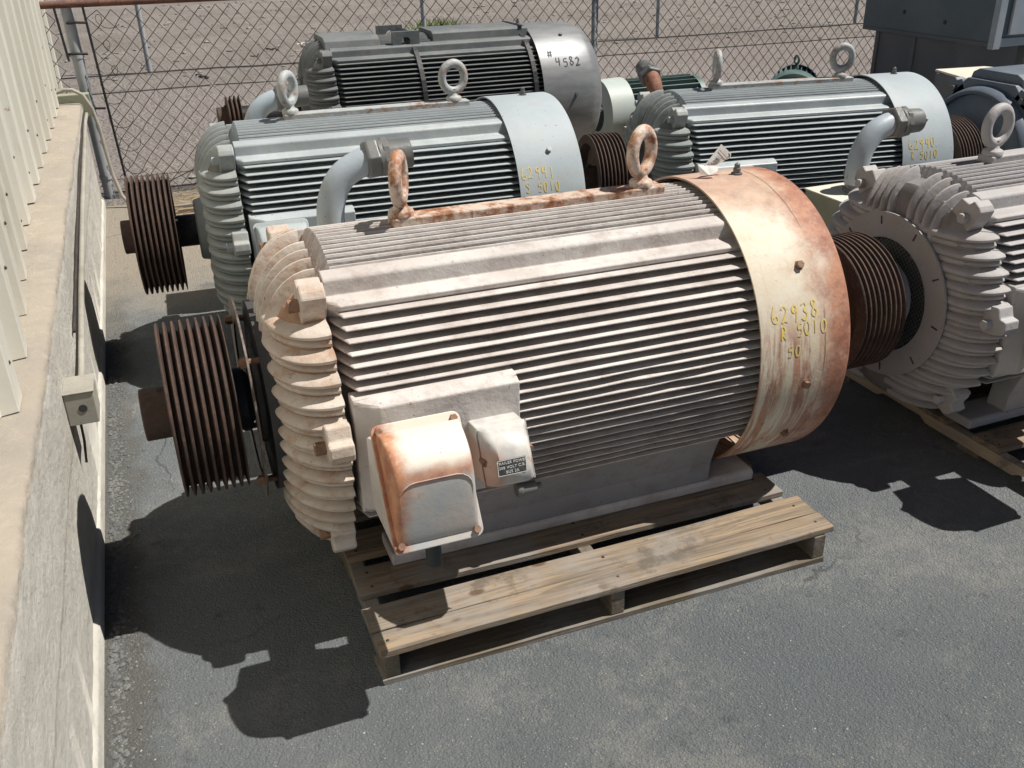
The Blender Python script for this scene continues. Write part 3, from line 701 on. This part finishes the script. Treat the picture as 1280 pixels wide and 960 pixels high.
        MB(O).layers([[(x, c[1] + p[0], c[2] + p[1]) for p in hx] for x in (.236, .263)]).build('bolt', bolt, r, bevel=.002)
    MB(O).lathe([(.14, 0), (.14, .115), (.146, .125), (.20, .135)], (0, 0), 40).build('bearing_cap', mats.get('cap', bell), r, smooth=40)
    MB(O).lathe([(hub + .04, .0), (hub + .04, .052), (.15, .052)], (0, 0), 28).build('shaft', 'darkmetal', r, smooth=40)
    # pulley with V grooves
    if pulley:
        a, b, R, ng = pulley; pr = [(a, .0), (a, R - .006)]; P = (b - a) / (ng + .12)
        pr = [(a, R - .04), (a, R - .002), (a + .003, R)]
        for i in range(ng):
            s = a + .003 + i * P; pr += [(s + P * .14, R), (s + P * .42, R - .028), (s + P * .60, R - .028), (s + P * .88, R), (s + P, R)]
        pr += [(b, R - .003), (b, R - .045), (b - .035, R - .05), (b - .05, .09), (b - .02, .08), (b - .02, .0)]
        pr = [(a + .05, .0), (a + .05, R - .05), (a, R - .045)] + pr[1:]
        MB(O).lathe(pr, (0, 0), 72).build('pulley', mats.get('pulley', 'rust'), r, smooth=25)
        MB(O).lathe([(hub, .0), (hub, .066), (hub + .003, .069), (a + .055, .069)], (0, 0), 32).build('pulley_hub', mats.get('pulley', 'rust'), r, smooth=40)
        MB(O).box(hub + .045, a + .02, -.014, .014, .066, .078).build('shaft_key', 'darkmetal', r)
        if sleeve: MB(O).lathe([(b - .03, .066), (.20, .066)], (0, 0), 32).build('shaft_sleeve', 'black', r, smooth=30)
        else: MB(O).lathe([(b - .03, .085), (b + .03, .083), (.139, .06)], (0, 0), 32).build('pulley_bushing', 'darkmetal', r, smooth=30)
    if guard:
        MB(O).lathe([(.128, .205), (.1265, .272), (.1315, .272), (.133, .205), (.128, .205)], (0, 0), 64).build('guard_disc', 'pulleytip', r, smooth=30)
        MB(O).lathe([(.16, .0), (.158, .225), (.160, .258), (.185, .258), (.187, .225), (.18, .0)], (0, 0), 64).build('fan_disc', 'darkmetal', r, smooth=30)
        for k in range(12):
            t = k * pi / 6; m = MB(O); d = Vector((0, sin(t), cos(t))); e = Vector((0, cos(t), -sin(t)))
            vs = [Vector((xx, 0, 0)) + d * rr + e * s for xx, rr in ((.187, .16), (.187, .25), (.212, .235), (.212, .16)) for s in (-.003, .003)]
            m.add([tuple(q) for q in vs], [(0, 2, 4, 6), (1, 7, 5, 3), (0, 1, 3, 2), (2, 3, 5, 4), (4, 5, 7, 6), (6, 7, 1, 0)]).build('fan_blade', 'navy', r)
        for k in range(4):
            t = k * pi / 2 + .75; yy, zz = -.235 * sin(t), .235 * cos(t)
            MB(O).tube([(.108, yy, zz), (.215, yy, zz)], .009, 8).build('standoff_bolt', 'rustbolt', r)
            MB(O).layers([[(x, yy + p[0], zz + p[1]) for p in hexa(.013)] for x in (.112, .127)]).build('bolt', 'rustbolt', r)
    if ring:
        MB(O).lathe([(.197, .20), (.195, .288), (.203, .288), (.205, .20), (.197, .20)], (0, 0), 72).build('ring_plate', bell, r, smooth=30)
        m = MB(O)
        for k in range(-16, 17):
            c = k * .0125
            for s in (1, -1):
                hh = sqrt(max(.195 ** 2 - c * c, 0)); q = sqrt(.5)
                p0 = (.201, (c - hh) * q * s, (c + hh) * q); p1 = (.201 + .001 * s, (c + hh) * q * s, (c - hh) * q)
                m.tube([p0, p1], .0017, 3)
        o = m.build('guard_mesh', 'nut', r); o['kind'] = 'stuff'
        MB(O).lathe([(.216, 0), (.216, .2)], (0, 0), 40).build('fan_disc', 'darkmetal', r)
        for k in range(10):
            t = k * pi / 5 + .2; d = (sin(t), cos(t)); e = (cos(t), -sin(t)); m = MB(O)
            m.layers([[(x, d[0] * rr + e[0] * s, d[1] * rr + e[1] * s) for rr, s in ((.245, -.0025), (.272, -.0025), (.272, .0025), (.245, .0025))] for x in (.1935, .197)]).build('slot', 'darkmetal', r)
    # fan shroud
    R = .444; c0, c1 = cx
    if domed: pr = [(c0, R - .006), (c0 - .001, R), (c0 + .20, R), (c1 - .12, R - .008), (c1 - .06, R - .035), (c1 - .02, R - .085), (c1, R - .16), (c1 + .004, .12), (c1 - .004, .12), (c1 - .03, R - .16), (c0 + .1, R - .012), (c0, R - .006)]
    else: pr = [(c0, R - .006), (c0 - .001, R), (c1 - .014, R), (c1 - .004, R - .004), (c1, R - .014), (c1, .30), (c1 - .006, .30), (c1 - .02, R - .02), (c0, R - .006)]
    MB(O).lathe(pr, (0, 0), 128).build('fan_shroud', cov, r, smooth=35)
    if not domed:
        m = MB(O)
        for k in range(1, 8): m.lathe([(c1 - .003, k * .04 - .004), (c1 + .001, k * .04), (c1 - .003, k * .04 + .004)], (0, 0), 40)
        for k in range(8): t = k * pi / 4; m.tube([(c1 - .004, 0, 0), (c1 - .004, .31 * sin(t), .31 * cos(t))], .004, 5)
        m.build('fan_grille', cov, r)
    MB(O).lathe([(c1 - .09, 0), (c1 - .09, .26), (c1 - .06, .26), (c1 - .06, 0)], (0, 0), 40).build('fan', 'darkmetal', r)
    for deg, x in (((52, 1.60), (96, 1.60), (122, 1.60), (-50, 1.6), (-95, 1.6)) if not domed else ((30, c0 + .20), (84, c0 + .22), (-40, c0 + .2))):
        t = radians(deg); d = Vector((0, -sin(t), cos(t))); e = Vector((0, cos(t), sin(t))); f = Vector((1, 0, 0)); c = Vector((x, 0, 0)) + d * (R - .002)
        q = MB(O); q.layers([[tuple(c + d * h + (f * p[0] + e * p[1]) * s) for p in hexa(.0125)] for h, s in ((0, 1.15), (.004, 1.15), (.004, .9), (.014, .9))]).build('shroud_bolt', bolt, r, smooth=30)
    MB((1.612, 0, A + R)).lathe([(-.002, .017), (.004, .017), (.005, .011), (.018, .011), (.019, .0085), (.030, .0085), (.032, .005), (.036, 0)], (0, 0), 12, axis='z').build('grease_fitting', 'nut', r, smooth=30)
    MB(O).lathe([(c1 - .02, 0), (c1 + .012, .018), (c1 + .022, .012), (c1 + .024, 0)], (-.28, -.10), 10).build('grille_bolt', bolt, r, smooth=50)
    # feet
    xf = (.42, .58, 1.415, 1.575)
    if domed: xf = (.42, .58, 1.6, 1.76)
    for s in (-1, 1):
        fp = [(-.165, 0), (-.286, 0), (-.288, .006), (-.288, .028), (-.278, .036), (-.165, .036)]
        MB().layers([[(x, s * p[0], p[1]) for p in fp] for x in (xf[0], xf[3])]).build('foot', body, r, bevel=.005)
        wp = [(-.284, .034), (-.288, .10), (-.312, .170), (-.336, .222), (-.22, .24), (-.20, .034)]
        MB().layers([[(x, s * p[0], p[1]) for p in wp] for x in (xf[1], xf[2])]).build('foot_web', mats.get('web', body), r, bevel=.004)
    # terminal box on the front
    if box:
        pad = [(-.36, .142), (-.408, .142), (-.441, .128), (-.441, -.155), (-.40, -.175), (-.33, -.175)]
        MB(O).layers([[(x, (p[0] if p[0] > -.43 or i else -.41), p[1]) for p in pad] for i, x in enumerate((.335, .392, .742))]).build('terminal_pad', body, r, bevel=.004)
        MB(O).lathe([(-.58, .050), (-.43, .052)], (.445, .02), 24, axis='y').build('box_neck', body, r, smooth=60)
        # split line of the box runs diagonally from T (back, high) to B (front, low)
        x0, x1 = .338, .532; T = (-.588, .160); B = (-.738, -.068)
        bc = mats['box']
        base = [(T[0], T[1]), (T[0] + .03, T[1] - .045), (T[0] + .10, T[1] - .075), (T[0] + .10, -.10), (B[0] + .03, B[1] - .03), (B[0], B[1])]
        MB(O).layers([[(x, p[0], p[1]) for p in base] for x in (x0 + .006, x1 - .006)]).build('box_base', mats.get('boxbase', body), r, bevel=.006)
        # flange plate with rounded ears
        d = Vector((0, B[0] - T[0], B[1] - T[1])); Ld = d.length; d /= Ld; nrm = Vector((0, d.z, -d.y)); nrm = nrm if nrm.y < 0 else -nrm
        C0 = Vector((0, T[0], T[1]))
        def F(u, v_, h): return tuple(C0 + Vector((x0 + u, 0, 0)) + d * v_ + nrm * h)
        wx = x1 - x0; c_ = .03; N = 4; out = []
        for (cxx, cyy, a0) in ((wx - .014, .014, -90), (wx - .014, Ld - .014, 0), (.014, Ld - .014, 90), (.014, .014, 180)):
            for k in range(N + 1): t = radians(a0 + 90 * k / N); out.append((cxx + .018 * cos(t), cyy + .018 * sin(t)))
        MB(O).layers([[F(u, v_, h) for u, v_ in out] for h in (.0, .010)]).build('box_flange', bc, r, bevel=.002)
        # cover: wedge bulging forward with rounded shoulder, pinched at the four ears
        prof = [(T[0] - .012, T[1] - .012), (T[0] - .03, T[1] + .004), (T[0] - .075, T[1] + .006), (-.700, T[1] - .008), (-.728, T[1] - .030), (-.741, T[1] - .062), (-.744, .02), (-.744, -.03), (-.742, -.052), (B[0] + .004, B[1] + .006)]
        loops = []
        ins = [.030, .012, .003, .0, .0, .003, .012, .030]; us = [0.004, .006, .012, .024, wx - .024, wx - .012, wx - .006, wx - .004]
        for u, i_ in zip(us, ins):
            l = []
            for k, p in enumerate(prof):
                q = Vector((x0 + u, p[0], p[1])); t = (q - C0); t.x = 0; hgt = t.dot(nrm); al = t.dot(d)
                f = 1 - (i_ / .030) * .55 if 0 < k < len(prof) - 1 else 1
                # pinch near the flange corners
                q2 = C0 + d * al + nrm * hgt * f; l.append((x0 + u, q2.y, q2.z))
            loops.append(l)
        o = MB(O).layers(loops).build('box_cover', bc, r, smooth=75); mm = o.modifiers.new('sub', 'SUBSURF'); mm.levels = mm.render_levels = 2
        # raised panel outline on the face
        yo = -.7475; ol = []; il = []
        for (cxx, czz, a0) in ((x1 - .052, .062, 0), (x0 + .054, .062, 90), (x0 + .040, -.036, 180), (x1 - .036, -.036, 270)):
            for k in range(5):
                t = radians(a0 + 90 * k / 4); rr_ = .036 if a0 < 180 else .018
                ol.append((cxx + rr_ * cos(t), yo + .004, czz + rr_ * sin(t))); il.append((cxx + (rr_ - .007) * cos(t), yo + .0018, czz + (rr_ - .005) * sin(t)))
        MB(O).tube([(p[0], -.7395, p[2]) for p in ol] + [(ol[0][0], -.7395, ol[0][2])], .0016, 6, False).build('box_bead', bc, r, smooth=60)
        for u, v_ in ((.012, .012), (wx - .012, .012), (.012, Ld - .012), (wx - .012, Ld - .012)):
            MB(O).layers([[tuple(Vector(F(u, v_, h)) + (Vector((1, 0, 0)) * p[0] + d * p[1])) for p in hexa(s)] for h, s in ((.009, .011), (.010, .0095), (.020, .0085))]).build('bolt', bolt, r, smooth=30)
        MB(O).tube([(.43, -.70, -.085), (.43, -.70, -.145)], .018, 14).build('conduit_stub', 'darkmetal', r, smooth=60)
        # small heater junction box
        x0b, x1b = .604, .726; T2 = (-.500, .056); B2 = (-.562, -.066)
        MB(O).layers([[(x, p[0], p[1]) for p in [(T2[0], T2[1]), (-.43, T2[1] - .01), (-.43, -.10), (B2[0], B2[1])]] for x in (x0b, x1b)]).build('small_box_base', bc if bc != 'boxcover' else 'smallbox', r, bevel=.004)
        L = []
        for x, k in ((x0b - .003, 0), (x0b + .001, 0), (x0b + .016, .8), (x0b + .026, 1), (x1b - .022, 1), (x1b - .012, .8), (x1b, 0), (x1b + .004, 0)):
            l = []
            for p in [(T2[0], T2[1] + .003), (T2[0] - .032, T2[1] - .001), (-.570, .040), (-.589, .016), (-.598, -.022), (-.596, -.050), (-.584, -.064), (B2[0] - .002, B2[1] - .003)]:
                yl = T2[0] + (B2[0] - T2[0]) * (T2[1] - p[1]) / (T2[1] - B2[1]); l.append((x, yl - .006 + (p[0] - yl + .006) * k, p[1]))
            L.append(l)
        MB(O).layers(L).build('small_box_cover', bc if bc != 'boxcover' else 'smallbox', r, smooth=42)
        for x, z in ((x1b - .004, .005), (x0b + .004, -.012)):
            MB(O).lathe([(-.556, 0), (-.556, .008), (-.546, .009), (-.53, .009)], (x, z), 10, axis='y').build('bolt', bolt, r)
        MB(O).lathe([(.748, .0), (.748, .018), (.753, .021), (.763, .021), (.764, .017), (.803, .016), (.805, .009), (.818, .009), (.819, 0)], (-.385, -.222), 18).build('pipe_plug', 'nut', r, smooth=35)
    # rear conduit box and elbow
    if elbow:
        ex, ey, e0, pts, ctl = elbow
        MB(O).box(ex - .16, ex + .17, .46, ey + .13, -.12, e0).build('rear_conduit_box', mats.get('rearbox', 'greenbox'), r, bevel=.004)
        MB(O).box(ex - .165, ex + .175, .455, ey + .135, e0, e0 + .006).build('rear_box_lid', 'cream', r, bevel=.002)
        MB((ex, ey, A + e0 + .006)).lathe([(0, .064), (.012, .064), (.014, .056), (.055, .056), (.057, .066), (.085, .066), (.087, .05), (.10, .047)], (0, 0), 8, axis='z').build('pipe_collar', 'nut', r, bevel=.002)
        P = []
        for i in range(len(pts) - 1):
            p0, p1, p2, p3 = (Vector(pts[max(i - 1, 0)]), Vector(pts[i]), Vector(pts[i + 1]), Vector(pts[min(i + 2, len(pts) - 1)]))
            for k in range(6):
                t = k / 6; P.append(.5 * ((2 * p1) + (-p0 + p2) * t + (2 * p0 - 5 * p1 + 4 * p2 - p3) * t * t + (-p0 + 3 * p1 - 3 * p2 + p3) * t ** 3))
        P.append(Vector(pts[-1])); MB(O).tube(P, .045, 20).build('conduit_elbow', ctl, r, smooth=60)
        e = P[-1]; dd = (P[-1] - P[-3]).normalized(); a_ = dd.orthogonal().normalized(); b_ = dd.cross(a_)
        def ringl(t, rad, n_=6): return [tuple(e + dd * t + (a_ * cos(2 * pi * j / n_) + b_ * sin(2 * pi * j / n_)) * rad) for j in range(n_)]
        q = MB(O); q.layers([ringl(-.026, .060), ringl(-.018, .067), ringl(.014, .067), ringl(.020, .062)]).build('union_nut', 'nut', r, bevel=.003)
        q = MB(O); q.layers([ringl(.018, .060, 20), ringl(.045, .058, 20), ringl(.047, .050, 20), ringl(.125, .047, 20), ringl(.125, .040, 20), ringl(.05, .038, 20)]).build('pipe_end', 'nut', r, smooth=35)
        q = MB(O); q.layers([ringl(.030, .063, 8), ringl(.052, .063, 8)]).build('lock_ring', 'nut', r, bevel=.003)
    return r

n = NB('small_box_paint'); x, y, z = n.xyz()
b0 = n.mix(n.ramp(n.noise(14, 4, .6), .4, .62), (.58, .56, .52), (.46, .45, .43))
rr = n.math('MAXIMUM', n.math('MULTIPLY', n.ramp(x, .655, .625), .6), n.ramp(n.noise(24, 5, .75), .53, .66, 0, .8))
col = n.mix(n.math('MULTIPLY', rr, n.ramp(z, .49, .455)), b0, (.48, .23, .12)); n.bump(n.noise(60, 3), .15, .003); MT['smallbox'] = n.done(col, .5)

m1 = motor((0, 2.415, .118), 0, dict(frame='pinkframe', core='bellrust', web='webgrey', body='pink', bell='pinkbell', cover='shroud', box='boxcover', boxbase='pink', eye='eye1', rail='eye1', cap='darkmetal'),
  'rusty cream motor in front, on the exposed pallet, with orange stained shroud', guard=True,
  elbow=(.505, .63, .13, [(.505, .63, .16), (.505, .63, .24), (.515, .63, .33), (.555, .63, .405), (.625, .63, .445), (.66, .63, .452)], 'conduit'))
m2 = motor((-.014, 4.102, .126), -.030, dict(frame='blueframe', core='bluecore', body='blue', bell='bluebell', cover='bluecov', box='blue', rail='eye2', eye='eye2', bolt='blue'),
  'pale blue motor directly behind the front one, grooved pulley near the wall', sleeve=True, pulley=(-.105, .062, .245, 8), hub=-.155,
  eyes=((.585, 54), (1.292, 8)),
  elbow=(.50, .63, .13, [(.47, .63, .16), (.47, .63, .24), (.48, .63, .31), (.52, .63, .37), (.58, .63, .40), (.62, .63, .405)], 'conduit'))
m4 = motor((2.202, 4.42, .043), -.137, dict(frame='blueframe', core='bluecore', body='blue', bell='bluebell', cover='bluecov', box='blue', rail='eye2', eye='eye2', bolt='blue'),
  'blue grey motor at upper right below the dark cabinet', pulley=(-.10, .06, .231, 8), hub=-.15, eyes=((.585, 74), (1.292, -8)),
  elbow=(.52, .60, .10, [(.47, .55, .12), (.47, .55, .26), (.47, .56, .34), (.47, .60, .385), (.47, .64, .40)], 'rustpipe'))
m5 = motor((2.094, 2.425, .086), .019, dict(frame='greyframe', core='greyframe', body='grey5', bell='grey5', cover='grey5', box='grey5', rail='grey5', eye='grey5', rearbox='greenbox', bolt='grey5'),
  'dull grey motor cut by the right edge, pulley pointing at the stained shroud', ring=True, eyes=((.585, 4), (1.292, 30)),
  elbow=(.60, .63, .16, [(.58, .63, .20), (.58, .63, .28), (.595, .63, .34), (.64, .63, .40), (.70, .63, .425), (.73, .63, .428)], 'conduit'))
m3 = motor((.78, 6.146, .203), 0, dict(body='dark3', bell='dark3', cover='silver', box='dark3', rail='dark3', bolt='dark3'),
  'dark grey strapped motor by the fence with a bare silver domed cover', cx=(1.62, 2.08), xs=(.31, .355, 1.60), pulley=(-.30, -.22, .13, 3), hub=-.36, sleeve=True,
  box=False, lift='lug', domed=True)
m8 = motor((4.02, 4.0, .043), 0, dict(body='navy', bell='navy', cover='navy', box='navy', rail='navy', bolt='nut'),
  'navy motor with a smooth dished end bell at the far right edge', bellribs=False, box=False, lift='lug')
m1.scale = (1.02,) * 3
# supports that raise motors off the decks are their own feet; markings
R_ = .444
scribble(m1, '62938', 1.480, 71.0, .046, .032, R_, 'yellow', A); scribble(m1, 'R 5010', 1.505, 77.0, .036, .026, R_, 'yellow', A); scribble(m1, '50', 1.528, 84.0, .030, .024, R_, 'yellow', A)
scribble(m2, '62941', 1.455, 67.5, .048, .031, R_, 'yellow', A); scribble(m2, 'S 5010', 1.470, 74.5, .040, .026, R_, 'yellow', A)
scribble(m4, '62940', 1.480, 71.5, .048, .031, R_, 'yellow', A); scribble(m4, 'R 5010', 1.490, 78.5, .040, .026, R_, 'yellow', A)
scribble(m3, '#', 1.680, 52, .045, .045, R_, 'ink', A, wd=.007); scribble(m3, '4582', 1.722, 61, .055, .046, R_, 'ink', A, wd=.007)
# yellow overspray haze is left to the marker strokes themselves
# name plate on the small box
def text(s, size, par, loc, rx, mat, name='plate_lettering', ext=.0003):
    c = bpy.data.curves.new('t', 'FONT'); c.body = s; c.size = size; c.extrude = ext; c.align_x = 'CENTER'; c.space_character = 1.1
    o = bpy.data.objects.new('t', c); COL.objects.link(o); bpy.context.view_layer.update()
    me = bpy.data.meshes.new_from_object(o.evaluated_get(bpy.context.evaluated_depsgraph_get())); bpy.data.objects.remove(o)
    me.materials.clear(); me.materials.append(MT[mat]); q = bpy.data.objects.new(name, me); COL.objects.link(q); q.parent = par; q.location = loc; q.rotation_euler = rx; return q
pl = empty('name_plate', (0, 0, 0)); bpy.data.objects.remove(pl)
plt = MB().box(-.036, .036, -.0008, .0008, -.0195, .0195).build('name_plate', 'plate', m1, bevel=.0005)
plt.location = (.659, -.5965, A - .006); plt.rotation_euler = (radians(-11), 0, 0)
MB().layers([[(a, -.0012, b) for a, b in q] for q in ([(-.036, -.0195), (.036, -.0195), (.036, .0195), (-.036, .0195)], [(-.0345, -.018), (.0345, -.018), (.0345, .018), (-.0345, .018)])], True, False).build('plate_border', 'white', plt)
for i, (s, dx) in enumerate((('TRAILER POWER', 0), ('208 VOLT C.B.', 0), ('BUS 2A', 0))):
    text(s, .0096, plt, (dx, -.0013, .0085 - i * .0115), (radians(90), 0, 0), 'white')
# paper tag wired to the shroud fitting
tg = empty('paper_tag', (1.57, 2.45, 1.055)); tag(tg, 'crumpled white paper tag wired to the fitting on the rusty shroud', 'tag')
TP = [(1.592, 2.43, 1.119), (1.629, 2.43, 1.087), (1.626, 2.428, 1.076), (1.575, 2.425, 1.058), (1.533, 2.42, 1.064)]
def tagp(p, dy): return (p[0] - 1.57, p[1] - 2.45 + dy, p[2] - 1.055)
MB().layers([[tagp(p, 0) for p in TP], [tagp(p, .0008) for p in TP]]).build('tag_paper', 'paper', tg)
MB().layers([[tagp(p, 0) for p in ((1.512, 2.425, 1.067), (1.545, 2.42, 1.061), (1.575, 2.41, 1.060))], [tagp(p, 0) for p in ((1.516, 2.415, 1.040), (1.54, 2.402, 1.037), (1.566, 2.40, 1.046))]], False, False).build('tag_stub', 'paper', tg)
for a in (.18, .42, .50, .58, .72, .84):
    p, q = [Vector(tagp(TP[0], -.0012)).lerp(Vector(tagp(TP[4], -.0012)), a + .03), Vector(tagp(TP[2], -.0012)).lerp(Vector(tagp(TP[3], -.0012)), a)]
    u = .1 if a in (.18, .84) else .3
    MB().tube([p.lerp(q, u), p.lerp(q, 1 - u)], .0009, 4).build('print_line', 'print', tg)
MB().tube([(.055, -.020, .028), (.045, -.028, .035), (.046, -.033, .022)], .0013, 5).build('tie_wire', 'black', tg)

# ------------------------------------------------------------------ smaller motors and things behind
def small_motor(loc, rz, L, R, body, cov, label, eye=False):
    r = empty('small_motor', loc, rz); tag(r, label, 'electric motor', 'small green motors by the fence'); O = (0, 0, R + .12)
    MB(O).lathe([(0, 0), (0, R * .86), (L, R * .86), (L, 0)], (0, 0), 40).build('frame', body, r, smooth=40)
    for k in range(30):
        t = 2 * pi * k / 30; d = Vector((0, sin(t), cos(t))); e = Vector((0, cos(t), -sin(t)))
        MB(O).layers([[tuple(Vector((x, 0, 0)) + d * q[0] + e * q[1]) for q in ((R * .84, -.006), (R * .84, .006), (R, .0025), (R, -.0025))] for x in (.02, L - .02)]).build('cooling_fin', body, r)
    MB(O).lathe([(-.16, R * .5), (-.17, R * .8), (-.15, R + .01), (.03, R + .015), (.03, R)], (0, 0), 48).build('fan_shroud', cov, r, smooth=40)
    MB(O).lathe([(L - .01, R * .95), (L + .03, R * .95), (L + .07, R * .6), (L + .08, .05), (L + .2, .045), (L + .2, 0)], (0, 0), 40).build('end_bell', body, r, smooth=40)
    for s in (-1, 1): MB().box(.08, L - .08, s * R * .75 - .04, s * R * .75 + .04, 0, .13).build('foot', body, r, bevel=.005)
    if eye:
        MB((L / 2, 0, R * 2 + .12)).lathe([(-.01, .02), (.015, .02), (.02, .012), (.03, .012)], (0, 0), 12, axis='z').torus((0, 0, .06), .03, .009, .6, 20, 8).build('eye_bolt', body, r, smooth=60)
    return r
small_motor((3.24, 6.35, .06), 0, .62, .235, 'teal', 'mint', 'small teal finned motor with mint cover beside the silver domed one')
tb = MB((3.45, 6.02, .42)).box(-.08, .32, -.07, .03, -.02, .06).build('terminal_box', 'mint', bevel=.006); tb.parent = None
tag(tb, 'pale mint terminal box lying in front of the small teal motor', 'terminal box')
small_motor((4.70, 6.25, .085), radians(52), .46, .205, 'teal', 'teal', 'small dark green motor with an eye bolt showing above the blue one', True)
tag(MB((3.22, 6.02, 0)).layers([[(-.05, -.03, .0), (.07, -.03, .0), (.07, .03, .0), (-.05, .03, .0)], [(-.05, -.03, .36), (.06, -.03, .36), (.06, .03, .36), (-.05, .03, .36)], [(-.02, -.03, .47), (.09, -.03, .47), (.09, .03, .47), (-.02, .03, .47)]]).build('rusty_bracket', 'rustpipe', bevel=.004), 'brown rusted upright bracket under the mint cover', 'bracket')

# cream topped crate behind the navy motor
cr = empty('metal_crate', (4.72, 4.62, 0)); tag(cr, 'steel box with a flat cream lid between blue motor and cabinet', 'metal box')
MB().box(-.05, .34, -.10, .18, .0, .80).build('crate_body', 'skirt', cr, bevel=.004)
MB().layers([[(-.12, -.14, z), (.38, -.14, z + .01), (.36, .20, z - .005), (-.02, .22, z)] for z in (.802, .815)]).build('crate_lid', 'cream', cr, bevel=.003)

# switchgear cabinet
cb = empty('switchgear_cabinet', (5.86, 5.52, 0)); tag(cb, 'large blue grey switchgear cabinet at the top right corner', 'cabinet')
MB().box(0, 2.6, 0, 1.42, .80, 2.3).build('cabinet_body', 'cabinet', cb, bevel=.006)
MB().box(-.012, .055, -.012, .04, .785, 2.3).build('corner_post', 'conduit', cb, bevel=.004)
MB().box(.06, 2.6, -.010, .0, .80, .86).build('bottom_trim', 'conduit', cb, bevel=.003)
for x in (.11, .95, 1.8):
    d = MB().box(x, x + .8, -.022, -.001, .88, 2.25).build('cabinet_door', 'conduit', cb, bevel=.005)
    for k in range(7): MB().box(x + .22, x + .58, -.030, -.0225, 1.02 + k * .04, 1.04 + k * .04).build('louvre', 'skirt', d)
MB().box(-.006, .0, .02, 1.40, .80, .83).build('side_trim', 'skirt', cb, bevel=.002)
MB().box(.06, 2.5, .36, 1.30, 0.0, .795).build('skirt_body', 'skirt', cb, bevel=.004)
for y in (.36, .83, 1.26): MB().box(.048, .059, y, y + .04, .0, .79).build('skirt_stiffener', 'skirt', cb)
for x in (.4, 1.3, 2.2): MB().box(x, x + .08, .06, .14, 0, .798).build('cabinet_leg', 'skirt', cb)
for (y, z) in ((.95, .97), (.5, .93), (.62, 1.15), (.3, 1.2), (.86, .62)):
    MB((0, 0, 0)).lathe([(-.008 if z > .8 else .05, 0), (-.006 if z > .8 else .052, .014), (.001 if z > .8 else .06, .018)], (y, z), 10).build('rust_hole', 'darkmetal', cb)
